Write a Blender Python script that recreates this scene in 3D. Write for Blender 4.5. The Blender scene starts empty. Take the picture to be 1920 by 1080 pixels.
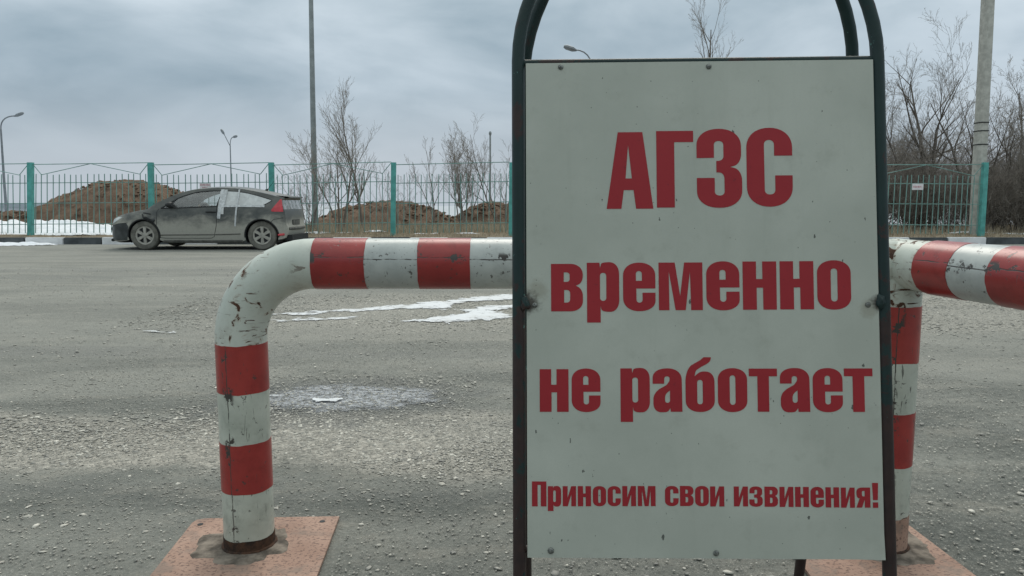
import bpy, bmesh, math, random
import numpy as np
from mathutils import Vector, Matrix, noise, geometry

R = math.radians
scene = bpy.context.scene
col = scene.collection

# ------------------------------------------------------------------ camera
cam_d = bpy.data.cameras.new('camera')
cam_d.lens = 26.0
cam_d.sensor_width = 36.0
cam_d.clip_start = 0.05
cam_d.clip_end = 2000
cam = bpy.data.objects.new('camera', cam_d)
cam.location = (0, 0, 1.0)
cam.rotation_euler = (R(90 - 6.4), 0, 0)
col.objects.link(cam)
scene.camera = cam
scene.render.resolution_x = 1024
scene.render.resolution_y = 576

# ------------------------------------------------------------------ world: overcast sky
SUN_EL, SUN_AZ = 52, 8          # sun high in front of the camera, behind the cloud
world = bpy.data.worlds.new('World')
scene.world = world
world.use_nodes = True
wt = world.node_tree
wt.nodes.clear()


def wn(t, **kw):
    n = wt.nodes.new(t)
    for k, v in kw.items():
        setattr(n, k, v)
    return n


wo = wn('ShaderNodeOutputWorld')
sky = wn('ShaderNodeTexSky', sky_type='NISHITA', sun_disc=False)
sky.sun_elevation = R(SUN_EL)
sky.sun_rotation = R(SUN_AZ)
sky.air_density = 1.4
sky.dust_density = 3.0
bg1 = wn('ShaderNodeBackground')
bg1.inputs[1].default_value = 0.08
wt.links.new(sky.outputs[0], bg1.inputs[0])
tc = wn('ShaderNodeTexCoord')
sep = wn('ShaderNodeSeparateXYZ')
wt.links.new(tc.outputs['Generated'], sep.inputs[0])


def wmath(op, a, b=None, c=None):
    n = wn('ShaderNodeMath', operation=op)
    for i, v in enumerate((a, b, c)):
        if v is None:
            continue
        if isinstance(v, (int, float)):
            n.inputs[i].default_value = v
        else:
            wt.links.new(v, n.inputs[i])
    return n.outputs[0]


zc = wmath('MAXIMUM', sep.outputs[2], 0.0)
cmb = wn('ShaderNodeVectorMath', operation='MULTIPLY')
wt.links.new(tc.outputs['Generated'], cmb.inputs[0])
cmb.inputs[1].default_value = (1.0, 1.0, 2.7)
n1 = wn('ShaderNodeTexNoise')
n1.inputs['Scale'].default_value = 3.1
n1.inputs['Detail'].default_value = 8
n1.inputs['Roughness'].default_value = 0.5
n1.inputs['Distortion'].default_value = 0.25
mp = wn('ShaderNodeMapping')
mp.inputs[1].default_value = (2.3, 0.4, 1.1)
wt.links.new(cmb.outputs[0], mp.inputs[0])
wt.links.new(mp.outputs[0], n1.inputs['Vector'])
ramp = wn('ShaderNodeValToRGB')
ramp.color_ramp.elements[0].position = 0.34
ramp.color_ramp.elements[0].color = (0.225, 0.305, 0.370, 1)
ramp.color_ramp.elements[1].position = 0.62
ramp.color_ramp.elements[1].color = (0.45, 0.53, 0.60, 1)
wt.links.new(n1.outputs[0], ramp.inputs[0])
# thin bright air under the cloud base at the horizon
hz = wn('ShaderNodeMapRange')
hz.inputs[1].default_value = 0.0
hz.inputs[2].default_value = 0.17
hz.inputs[3].default_value = 0.85
hz.inputs[4].default_value = 0.0
hz.interpolation_type = 'SMOOTHSTEP'
wt.links.new(zc, hz.inputs[0])
mixc = wn('ShaderNodeMix', data_type='RGBA')
wt.links.new(hz.outputs[0], mixc.inputs[0])
wt.links.new(ramp.outputs[0], mixc.inputs[6])
mixc.inputs[7].default_value = (0.56, 0.62, 0.685, 1)
bg2 = wn('ShaderNodeBackground')
# the thick cloud deck turns neutral grey away from the horizon
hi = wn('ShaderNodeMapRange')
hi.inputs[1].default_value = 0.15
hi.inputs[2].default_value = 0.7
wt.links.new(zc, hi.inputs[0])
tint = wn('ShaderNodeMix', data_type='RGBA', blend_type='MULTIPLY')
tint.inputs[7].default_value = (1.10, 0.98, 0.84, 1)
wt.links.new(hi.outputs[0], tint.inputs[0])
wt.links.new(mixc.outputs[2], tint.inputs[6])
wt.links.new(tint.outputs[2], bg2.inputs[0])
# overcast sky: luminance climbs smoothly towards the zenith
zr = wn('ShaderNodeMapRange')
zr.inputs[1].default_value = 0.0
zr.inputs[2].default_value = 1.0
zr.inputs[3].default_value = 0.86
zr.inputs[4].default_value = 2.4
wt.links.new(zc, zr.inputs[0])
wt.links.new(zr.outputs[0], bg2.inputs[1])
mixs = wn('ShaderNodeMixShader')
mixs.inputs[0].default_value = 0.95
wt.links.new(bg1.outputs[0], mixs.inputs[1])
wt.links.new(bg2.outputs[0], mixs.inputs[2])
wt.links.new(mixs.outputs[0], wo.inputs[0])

# ------------------------------------------------------------------ sun through cloud
sun_d = bpy.data.lights.new('sun', 'SUN')
sun_d.energy = 1.5
sun_d.angle = R(35)
sun_d.color = (1.0, 0.94, 0.85)
sun = bpy.data.objects.new('sun', sun_d)
sv = Vector((math.sin(R(SUN_AZ)) * math.cos(R(SUN_EL)), math.cos(R(SUN_AZ)) * math.cos(R(SUN_EL)), math.sin(R(SUN_EL))))
sun.rotation_euler = sv.to_track_quat('Z', 'Y').to_euler()
sun.location = (0, 0, 30)
col.objects.link(sun)

scene.view_settings.view_transform = 'Standard'
scene.view_settings.look = 'None'
scene.view_settings.exposure = 0.15
scene.view_settings.gamma = 1.0


# ================================================================== helpers
class NT:
    """small node-tree helper around one material"""

    def __init__(self, name, rough=0.7, base=(0.5, 0.5, 0.5), metal=0.0, spec=0.3):
        self.m = bpy.data.materials.new(name)
        self.m.use_nodes = True
        self.t = self.m.node_tree
        self.b = self.t.nodes['Principled BSDF']
        self.out = self.t.nodes['Material Output']
        self.b.inputs['Base Color'].default_value = (*base, 1)
        self.b.inputs['Roughness'].default_value = rough
        self.b.inputs['Metallic'].default_value = metal
        self.b.inputs['Specular IOR Level'].default_value = spec
        self._tc = None

    def n(self, t, **kw):
        n = self.t.nodes.new(t)
        for k, v in kw.items():
            setattr(n, k, v)
        return n

    def link(self, a, b):
        self.t.links.new(a, b)

    def put(self, sock, v):
        if hasattr(v, 'is_output'):
            self.link(v, sock)
        elif isinstance(v, (tuple, list)):
            sock.default_value = (*v, 1) if len(v) == 3 and sock.type == 'RGBA' else v
        else:
            sock.default_value = v

    def co(self, kind='Object'):
        if self._tc is None:
            self._tc = self.n('ShaderNodeTexCoord')
        return self._tc.outputs[kind]

    def scale(self, vec, s):
        n = self.n('ShaderNodeMapping')
        self.link(vec, n.inputs[0])
        n.inputs[3].default_value = s
        return n.outputs[0]

    def noise(self, vec, scale, detail=4, rough=0.55, dist=0.0):
        n = self.n('ShaderNodeTexNoise')
        self.link(vec, n.inputs['Vector'])
        n.inputs['Scale'].default_value = scale
        n.inputs['Detail'].default_value = detail
        n.inputs['Roughness'].default_value = rough
        n.inputs['Distortion'].default_value = dist
        return n.outputs[0]

    def voro(self, vec, scale, feature='F1', out='Distance', rnd=1.0):
        n = self.n('ShaderNodeTexVoronoi', feature=feature)
        self.link(vec, n.inputs['Vector'])
        n.inputs['Scale'].default_value = scale
        n.inputs['Randomness'].default_value = rnd
        return n.outputs[out]

    def ramp(self, v, lo, hi, a=0.0, b=1.0, smooth=True):
        n = self.n('ShaderNodeMapRange')
        if smooth:
            n.interpolation_type = 'SMOOTHSTEP'
        self.link(v, n.inputs[0])
        n.inputs[1].default_value = lo
        n.inputs[2].default_value = hi
        n.inputs[3].default_value = a
        n.inputs[4].default_value = b
        return n.outputs[0]

    def math(self, op, a, b=0.0, clamp=False):
        n = self.n('ShaderNodeMath', operation=op)
        n.use_clamp = clamp
        self.put(n.inputs[0], a)
        self.put(n.inputs[1], b)
        return n.outputs[0]

    def mix(self, f, a, b):
        n = self.n('ShaderNodeMix', data_type='RGBA')
        self.put(n.inputs[0], f)
        self.put(n.inputs[6], a)
        self.put(n.inputs[7], b)
        return n.outputs[2]

    def sep(self, vec):
        n = self.n('ShaderNodeSeparateXYZ')
        self.link(vec, n.inputs[0])
        return n.outputs

    def color(self, v):
        self.put(self.b.inputs['Base Color'], v)

    def rough(self, v):
        self.put(self.b.inputs['Roughness'], v)

    def bump(self, h, strength=0.3, dist=0.01):
        n = self.n('ShaderNodeBump')
        n.inputs['Strength'].default_value = strength
        n.inputs['Distance'].default_value = dist
        self.link(h, n.inputs['Height'])
        self.link(n.outputs[0], self.b.inputs['Normal'])


class MB:
    """collects geometry, then becomes ONE mesh object"""

    def __init__(self):
        self.v, self.f, self.uv = [], [], []

    def add(self, vs, fs, uvs=None):
        o = len(self.v)
        self.v += [tuple(x) for x in vs]
        for i, f in enumerate(fs):
            self.f.append(tuple(k + o for k in f))
            self.uv.append(uvs[i] if uvs else None)
        return self

    def box(self, c, s, m=None):
        x, y, z = s[0] / 2, s[1] / 2, s[2] / 2
        vs = [Vector((a, b, d)) for a in (-x, x) for b in (-y, y) for d in (-z, z)]
        if m is not None:
            vs = [m @ v for v in vs]
        vs = [v + Vector(c) for v in vs]
        return self.add(vs, [(0, 1, 3, 2), (4, 6, 7, 5), (0, 4, 5, 1), (2, 3, 7, 6), (0, 2, 6, 4), (1, 5, 7, 3)])

    def tube(self, pts, r, n=12, caps=True, jit=0.0):
        pts = [Vector(p) for p in pts]
        rs = r if isinstance(r, (list, tuple)) else [r] * len(pts)
        t = (pts[1] - pts[0]).normalized()
        up = Vector((0, 0, 1)) if abs(t.z) < 0.9 else Vector((0, 1, 0))
        nrm = t.cross(up).normalized()
        vs, fs, uvs, L = [], [], [], [0]
        for i, p in enumerate(pts):
            if i:
                L.append(L[-1] + (p - pts[i - 1]).length)
            a = pts[max(i - 1, 0)]
            b = pts[min(i + 1, len(pts) - 1)]
            t = (b - a).normalized()
            nrm = (nrm - t * nrm.dot(t)).normalized()
            bn = t.cross(nrm)
            for k in range(n):
                w = 2 * math.pi * k / n
                q = p
                if jit and i in (0, len(pts) - 1):
                    q = p + t * jit * (noise.noise(Vector((math.cos(w) * 2.2, math.sin(w) * 2.2, p.x * 31 + p.z * 17))) + 0.5 * noise.noise(Vector((math.cos(w) * 9, math.sin(w) * 9, p.x * 31 + p.z * 17))))
                vs.append(q + (nrm * math.cos(w) + bn * math.sin(w)) * rs[i])
        for i in range(len(pts) - 1):
            for k in range(n):
                k2 = (k + 1) % n
                fs.append((i * n + k, i * n + k2, (i + 1) * n + k2, (i + 1) * n + k))
                c = 2 * math.pi * rs[i]
                uvs.append(((L[i], c * k / n), (L[i], c * (k + 1) / n), (L[i + 1], c * (k + 1) / n), (L[i + 1], c * k / n)))
        if caps:
            fs.append(tuple(range(n - 1, -1, -1)))
            uvs.append([(0, 0)] * n)
            fs.append(tuple((len(pts) - 1) * n + k for k in range(n)))
            uvs.append([(0, 0)] * n)
        return self.add(vs, fs, uvs)

    def lathe(self, prof, c, axis='Z', n=24, close=False):
        """prof: list of (r, h) along axis"""
        vs, fs = [], []
        for r_, h in prof:
            for k in range(n):
                w = 2 * math.pi * k / n
                a, b = r_ * math.cos(w), r_ * math.sin(w)
                p = {'Z': (a, b, h), 'Y': (a, h, b), 'X': (h, a, b)}[axis]
                vs.append(Vector(p) + Vector(c))
        m = len(prof)
        for i in range(m if close else m - 1):
            j = (i + 1) % m
            for k in range(n):
                k2 = (k + 1) % n
                fs.append((i * n + k, i * n + k2, j * n + k2, j * n + k))
        if not close:
            fs.append(tuple(range(n - 1, -1, -1)))
            fs.append(tuple((m - 1) * n + k for k in range(n)))
        return self.add(vs, fs)

    def mesh(self, name, mat, smooth=False):
        me = bpy.data.meshes.new(name)
        me.from_pydata(self.v, [], self.f)
        if any(u is not None for u in self.uv):
            ul = me.uv_layers.new(name='UVMap')
            for p, u in zip(me.polygons, self.uv):
                if u is not None:
                    for li, q in zip(p.loop_indices, u):
                        ul.data[li].uv = q
        if mat:
            me.materials.append(mat)
        bm = bmesh.new()
        bm.from_mesh(me)
        bmesh.ops.recalc_face_normals(bm, faces=bm.faces)
        bm.to_mesh(me)
        bm.free()
        if smooth:
            smooth_mesh(me, 40)
        return me

    def build(self, name, mat, parent=None, smooth=False):
        return put(name, self.mesh(name, mat, smooth), parent)


def smooth_mesh(me, ang):
    me.polygons.foreach_set('use_smooth', [True] * len(me.polygons))
    try:
        me.set_sharp_from_angle(angle=R(ang))
    except Exception:
        pass


def put(name, me, parent=None):
    """link a mesh whose vertices are in world space (or in the parent's space when the parent is not at rest)"""
    o = bpy.data.objects.new(name, me)
    col.objects.link(o)
    if parent is not None:
        o.parent = parent
        if parent.type == 'EMPTY' and not parent.get('_local'):
            o.matrix_parent_inverse = Matrix.Translation(parent.location).inverted()
    return o


def thing(name, label, cat, loc=(0, 0, 0), group=None, local=False):
    o = bpy.data.objects.new(name, None)
    o.empty_display_size = 0.2
    o.location = loc
    col.objects.link(o)
    o['label'] = label
    o['category'] = cat
    if group:
        o['group'] = group
    if local:
        o['_local'] = 1
    return o


def tag(o, label, cat, group=None, kind=None):
    o['label'] = label
    if cat:
        o['category'] = cat
    if group:
        o['group'] = group
    if kind:
        o['kind'] = kind
    return o


def fast_mesh(name, verts, faces, mat, smooth=False):
    """numpy arrays -> mesh, faces all of one size"""
    me = bpy.data.meshes.new(name)
    verts = np.asarray(verts, np.float32)
    faces = np.asarray(faces, np.int32)
    k = faces.shape[1]
    me.vertices.add(len(verts))
    me.vertices.foreach_set('co', verts.ravel())
    me.loops.add(faces.size)
    me.loops.foreach_set('vertex_index', faces.ravel())
    me.polygons.add(len(faces))
    me.polygons.foreach_set('loop_start', np.arange(0, faces.size, k, dtype=np.int32))
    me.polygons.foreach_set('loop_total', np.full(len(faces), k, np.int32))
    me.update(calc_edges=True)
    if smooth:
        me.polygons.foreach_set('use_smooth', np.ones(len(faces), bool))
    if mat:
        me.materials.append(mat)
    return me


def fbm(x, y, z=0.0, oct=4):
    return noise.fractal(Vector((x, y, z)), 0.6, 2.1, oct, noise_basis='PERLIN_ORIGINAL')


def height_grid(x0, x1, y0, y1, nx, ny, fn):
    """quad grid; fn(x, y) -> z or None (no surface there)"""
    xs = np.linspace(x0, x1, nx)
    ys = np.linspace(y0, y1, ny)
    idx = -np.ones((nx, ny), int)
    vs = []
    for i, x in enumerate(xs):
        for j, y in enumerate(ys):
            z = fn(x, y)
            if z is not None:
                idx[i, j] = len(vs)
                vs.append((x, y, z))
    fs = []
    for i in range(nx - 1):
        for j in range(ny - 1):
            q = (idx[i, j], idx[i + 1, j], idx[i + 1, j + 1], idx[i, j + 1])
            if min(q) >= 0:
                fs.append(q)
    return vs, fs


# ================================================================== materials
def m_plain(name, base, rough=0.6, var=0.15, scale=8, metal=0.0, spec=0.3, bump=0.0, kind='Object'):
    t = NT(name, rough, base, metal, spec)
    nz = t.noise(t.co(kind), scale, 5)
    d = tuple(c * (1 - var) for c in base)
    l = tuple(min(1, c * (1 + var)) for c in base)
    t.color(t.mix(t.ramp(nz, 0.3, 0.7), d, l))
    if bump:
        t.bump(nz, bump, 0.01)
    return t.m


def m_ground():
    t = NT('asphalt_and_grit', 0.88, spec=0.25)
    co = t.co('Object')
    x, y, z = t.sep(co)[0:3]
    big = t.noise(t.scale(co, (0.30, 0.85, 1)), 1.15, 7, 0.66, 0.5)
    mid = t.noise(t.scale(co, (1.3, 2.4, 1)), 1.9, 9, 0.72, 0.3)
    fine = t.noise(co, 70, 4, 0.7)
    grit = t.voro(co, 62, 'F1', 'Distance')
    gcol = t.voro(co, 62, 'F1', 'Color')
    c = t.mix(t.ramp(big, 0.36, 0.64), (0.118, 0.128, 0.117), (0.275, 0.280, 0.252))
    c = t.mix(t.math('MULTIPLY', t.ramp(mid, 0.48, 0.70), 0.55), c, (0.40, 0.378, 0.325))
    c = t.mix(t.math('MULTIPLY', t.ramp(mid, 0.46, 0.28), 0.4), c, (0.115, 0.118, 0.108))
    # wide bands of loose pale grit lying across the lot (each wanders)
    wob = t.math('MULTIPLY', t.math('SUBTRACT', t.noise(co, 0.7, 4), 0.5), 1.3)
    yy = t.math('ADD', y, wob)

    def band(a, b, soft):
        return t.math('MULTIPLY', t.ramp(yy, a - soft, a + soft), t.ramp(yy, b + soft, b - soft))
    xleft = t.ramp(x, 0.6, -0.4)
    b1 = t.math('MULTIPLY', band(2.72, 3.5, 0.10), xleft)
    b2 = band(5.7, 8.3, 0.4)
    xr = t.ramp(t.math('ADD', x, wob), -3.2, -1.4)
    b2 = t.math('MULTIPLY', b2, xr)
    bands = t.math('MAXIMUM', b1, b2)
    gsep = t.n('ShaderNodeSeparateColor')
    t.link(gcol, gsep.inputs[0])
    gv = t.mix(gsep.outputs[0], (0.30, 0.285, 0.25), (0.66, 0.62, 0.54))
    gf = t.math('MULTIPLY', bands, t.math('ADD', 0.55, t.math('MULTIPLY', gsep.outputs[1], 0.45)))
    c = t.mix(gf, c, gv)
    # tyre-polished pale streaks further off, running along the lot
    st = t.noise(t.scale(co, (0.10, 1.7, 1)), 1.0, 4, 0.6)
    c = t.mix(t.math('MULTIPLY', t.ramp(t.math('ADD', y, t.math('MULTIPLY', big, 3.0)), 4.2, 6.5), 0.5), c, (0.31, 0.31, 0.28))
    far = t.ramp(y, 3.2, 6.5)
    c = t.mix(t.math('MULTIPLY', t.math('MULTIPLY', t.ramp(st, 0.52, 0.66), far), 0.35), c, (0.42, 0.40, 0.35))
    c = t.mix(t.math('MULTIPLY', t.ramp(st, 0.44, 0.32), 0.3), c, (0.17, 0.175, 0.172))
    # speckle of single chippings pressed into the surface
    sp = t.ramp(t.noise(t.scale(co, (1, 1.5, 1)), 120, 3, 0.6), 0.62, 0.68)
    c = t.mix(t.math('MULTIPLY', sp, 0.6), c, (0.55, 0.53, 0.49))
    c = t.mix(t.math('MULTIPLY', t.ramp(fine, 0.3, 0.7), 0.35), c, (0.11, 0.11, 0.10))
    salt = t.noise(co, 38, 8, 0.8)
    c = t.mix(t.ramp(salt, 0.50, 0.64, 0, 0.40), c, (0.34, 0.335, 0.30))
    c = t.mix(t.ramp(salt, 0.46, 0.34, 0, 0.42), c, (0.06, 0.064, 0.058))
    # damp, darker rim round the slush puddle
    px = t.math('DIVIDE', t.math('ADD', x, 0.88), 0.72)
    py = t.math('DIVIDE', t.math('SUBTRACT', y, 3.78), 0.52)
    d2 = t.math('SQRT', t.math('ADD', t.math('MULTIPLY', px, px), t.math('MULTIPLY', py, py)))
    d2 = t.math('ADD', d2, t.math('MULTIPLY', t.math('SUBTRACT', t.noise(co, 5, 4), 0.5), 0.9))
    c = t.mix(t.math('MULTIPLY', t.ramp(d2, 1.1, 0.75), 0.5), c, (0.12, 0.125, 0.125))
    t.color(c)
    h = t.math('ADD', t.math('MULTIPLY', fine, 0.5), t.math('MULTIPLY', t.ramp(grit, 0.5, 0.1), t.math('ADD', 0.25, bands)))
    h = t.math('ADD', h, t.math('ADD', t.math('MULTIPLY', mid, 1.5), t.math('MULTIPLY', salt, 1.2)))
    t.bump(h, 0.75, 0.012)
    return t.m


def m_gravel():
    t = NT('gravel_chips', 0.85, spec=0.25)
    g = t.n('ShaderNodeNewGeometry')
    r = g.outputs['Random Per Island']
    cr = t.n('ShaderNodeValToRGB')
    e = cr.color_ramp.elements
    e[0].position, e[0].color = 0.0, (0.27, 0.265, 0.245, 1)
    e[1].position, e[1].color = 1.0, (0.74, 0.71, 0.63, 1)
    for p_, c_ in ((0.35, (0.38, 0.37, 0.335)), (0.7, (0.52, 0.50, 0.44))):
        k = e.new(p_)
        k.color = (*c_, 1)
    t.link(r, cr.inputs[0])
    t.color(t.mix(t.ramp(t.noise(t.co('Object'), 90, 3), 0.35, 0.7, 0.0, 0.35), cr.outputs[0], (0.2, 0.2, 0.19)))
    return t.m


def m_snow(name='old_snow', dirt=0.35):
    t = NT(name, 0.75, spec=0.3)
    co = t.co('Object')
    n_ = t.noise(co, 3.5, 6, 0.65)
    f = t.noise(co, 30, 4, 0.7)
    c = t.mix(t.math('MULTIPLY', t.ramp(n_, 0.46, 0.72), dirt), (0.74, 0.77, 0.81), (0.42, 0.40, 0.36))
    c = t.mix(t.math('MULTIPLY', t.ramp(f, 0.58, 0.72), 0.35), c, (0.40, 0.39, 0.36))
    t.color(c)
    t.bump(t.math('ADD', n_, t.math('MULTIPLY', f, 0.3)), 0.4, 0.05)
    return t.m


def m_soil():
    t = NT('dug_soil', 0.95, spec=0.15)
    co = t.co('Object')
    n_ = t.noise(co, 2.2, 7, 0.7)
    v = t.voro(co, 5.5, 'F1', 'Color')
    s = t.n('ShaderNodeSeparateColor')
    t.link(v, s.inputs[0])
    c = t.mix(t.ramp(n_, 0.3, 0.7), (0.115, 0.078, 0.057), (0.26, 0.18, 0.128))
    c = t.mix(t.math('MULTIPLY', s.outputs[0], 0.45), c, (0.25, 0.175, 0.125))
    t.color(c)
    t.bump(t.noise(co, 9, 6, 0.75), 0.9, 0.15)
    return t.m


def m_verge():
    t = NT('dead_grass_soil', 0.95, spec=0.1)
    co = t.co('Object')
    n_ = t.noise(co, 1.6, 6, 0.7)
    f = t.noise(co, 22, 4, 0.75)
    c = t.mix(t.ramp(n_, 0.35, 0.65), (0.15, 0.115, 0.08), (0.27, 0.225, 0.16))
    c = t.mix(t.ramp(f, 0.4, 0.7, 0, 0.6), c, (0.33, 0.28, 0.2))
    t.color(c)
    t.bump(f, 0.8, 0.06)
    return t.m


def m_field():
    t = NT('far_snow_field', 0.9, spec=0.1)
    co = t.co('Object')
    n_ = t.noise(t.scale(co, (0.02, 0.06, 1)), 1.0, 5, 0.6)
    t.color(t.mix(t.ramp(n_, 0.45, 0.75, 0, 0.5), (0.46, 0.49, 0.53), (0.36, 0.36, 0.35)))
    return t.m


def m_pipe_paint():
    t = NT('chipped_white_paint', 0.45, spec=0.4)
    co = t.co('Object')
    n_ = t.noise(co, 7, 6, 0.65)
    base = t.mix(t.ramp(n_, 0.3, 0.7), (0.47, 0.51, 0.455), (0.62, 0.655, 0.60))
    chip = t.noise(co, 21, 7, 0.62, 0.8)
    mask = t.noise(co, 5.2, 3)
    m = t.math('MULTIPLY', t.ramp(chip, 0.595, 0.61, smooth=False), t.ramp(mask, 0.42, 0.52))
    scr = t.noise(t.scale(co, (8, 8, 60)), 1.6, 5, 0.6, 1.2)
    m2 = t.math('MULTIPLY', t.ramp(scr, 0.615, 0.63, smooth=False), t.ramp(mask, 0.40, 0.56))
    grime = t.ramp(t.noise(co, 14, 5, 0.7), 0.45, 0.72, 0, 0.5)
    c = t.mix(grime, base, (0.25, 0.24, 0.19))
    rust = t.mix(t.noise(co, 40, 3), (0.035, 0.022, 0.018), (0.13, 0.055, 0.028))
    halo = t.math('MULTIPLY', t.ramp(chip, 0.54, 0.60), t.ramp(mask, 0.43, 0.55, 0, 0.4))
    c = t.mix(halo, c, (0.30, 0.19, 0.11))
    mm = t.math('MAXIMUM', m, m2)
    c = t.mix(mm, c, rust)
    t.color(c)
    t.rough(t.ramp(mm, 0, 1, 0.42, 0.85))
    t.bump(t.math('SUBTRACT', t.math('MULTIPLY', n_, 0.3), mm), 0.5, 0.002)
    return t.m


def m_tape(name, a, b, seam=0.5):
    """reflective tape wrapped round a pipe: overlap seam, smudges, tears"""
    t = NT(name, 0.30, spec=0.5)
    co = t.co('Object')
    n_ = t.noise(co, 9, 6, 0.65)
    c = t.mix(t.ramp(n_, 0.3, 0.7), a, b)
    uv = t.sep(t.co('UV'))
    w = t.math('ADD', uv[1], t.math('MULTIPLY', t.math('SUBTRACT', t.noise(co, 30, 3), 0.5), 0.006))
    ds = t.math('ABSOLUTE', t.math('SUBTRACT', w, seam))
    lift = t.noise(co, 19, 6, 0.68)
    seamm = t.math('MULTIPLY', t.ramp(ds, 0.0020, 0.0009), t.ramp(lift, 0.34, 0.5))
    tear = t.math('MULTIPLY', t.ramp(lift, 0.555, 0.58, smooth=False), t.ramp(ds, 0.022, 0.010))
    spots = t.ramp(t.noise(co, 48, 4, 0.6), 0.655, 0.68, smooth=False)
    scr = t.ramp(t.noise(t.scale(co, (40, 40, 6)), 1.5, 4, 0.6, 1.5), 0.66, 0.68, smooth=False)
    d = t.math('MAXIMUM', t.math('MAXIMUM', seamm, tear), t.math('MULTIPLY', t.math('MAXIMUM', spots, scr), 0.8))
    c = t.mix(t.ramp(t.noise(co, 17, 6, 0.75), 0.48, 0.72, 0, 0.5), c, tuple(q * 0.55 for q in a))
    c = t.mix(d, c, (0.055, 0.05, 0.045))
    t.color(c)
    t.bump(t.math('SUBTRACT', t.math('MULTIPLY', n_, 0.25), d), 0.35, 0.002)
    return t.m


def m_plate():
    t = NT('salmon_plate_paint', 0.7, spec=0.3)
    co = t.co('Object')
    n_ = t.noise(co, 6, 6, 0.65)
    c = t.mix(t.ramp(n_, 0.3, 0.7), (0.30, 0.185, 0.138), (0.41, 0.27, 0.208))
    sp = t.ramp(t.noise(t.scale(co, (1, 1.4, 1)), 85, 5, 0.65), 0.525, 0.60)
    c = t.mix(t.math('MULTIPLY', sp, 0.8), c, (0.12, 0.075, 0.06))
    c = t.mix(t.ramp(t.noise(co, 9, 7, 0.7), 0.50, 0.66, 0, 0.7), c, (0.22, 0.17, 0.14))
    t.color(c)
    t.bump(t.noise(co, 60, 4), 0.3, 0.003)
    return t.m


def m_rust(name='rusty_steel', a=(0.035, 0.024, 0.02), b=(0.105, 0.055, 0.034)):
    t = NT(name, 0.85, spec=0.2)
    n_ = t.noise(t.co('Object'), 32, 6, 0.7)
    t.color(t.mix(t.ramp(n_, 0.35, 0.68), a, b))
    t.bump(n_, 0.6, 0.004)
    return t.m


def m_frame():
    t = NT('flaked_green_tube', 0.5, spec=0.35)
    co = t.co('Object')
    n_ = t.noise(co, 9, 7, 0.7, 0.6)
    z = t.sep(co)[2]
    k = t.math('ADD', n_, t.ramp(z, 0.25, 1.1, 0.14, -0.06))
    fl = t.noise(t.scale(co, (1, 1, 0.35)), 26, 6, 0.7)
    k = t.math('ADD', k, t.math('MULTIPLY', t.math('SUBTRACT', fl, 0.5), 0.35))
    g = t.mix(t.noise(co, 14, 4), (0.006, 0.016, 0.017), (0.012, 0.038, 0.036))
    br = t.mix(t.noise(co, 50, 4), (0.014, 0.011, 0.012), (0.05, 0.028, 0.024))
    c = t.mix(t.ramp(k, 0.515, 0.545, smooth=False), g, br)
    c = t.mix(t.ramp(t.noise(co, 70, 4, 0.6), 0.70, 0.73, 0, 0.8), c, (0.12, 0.28, 0.25))
    t.color(c)
    t.bump(k, 0.5, 0.003)
    return t.m


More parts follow.
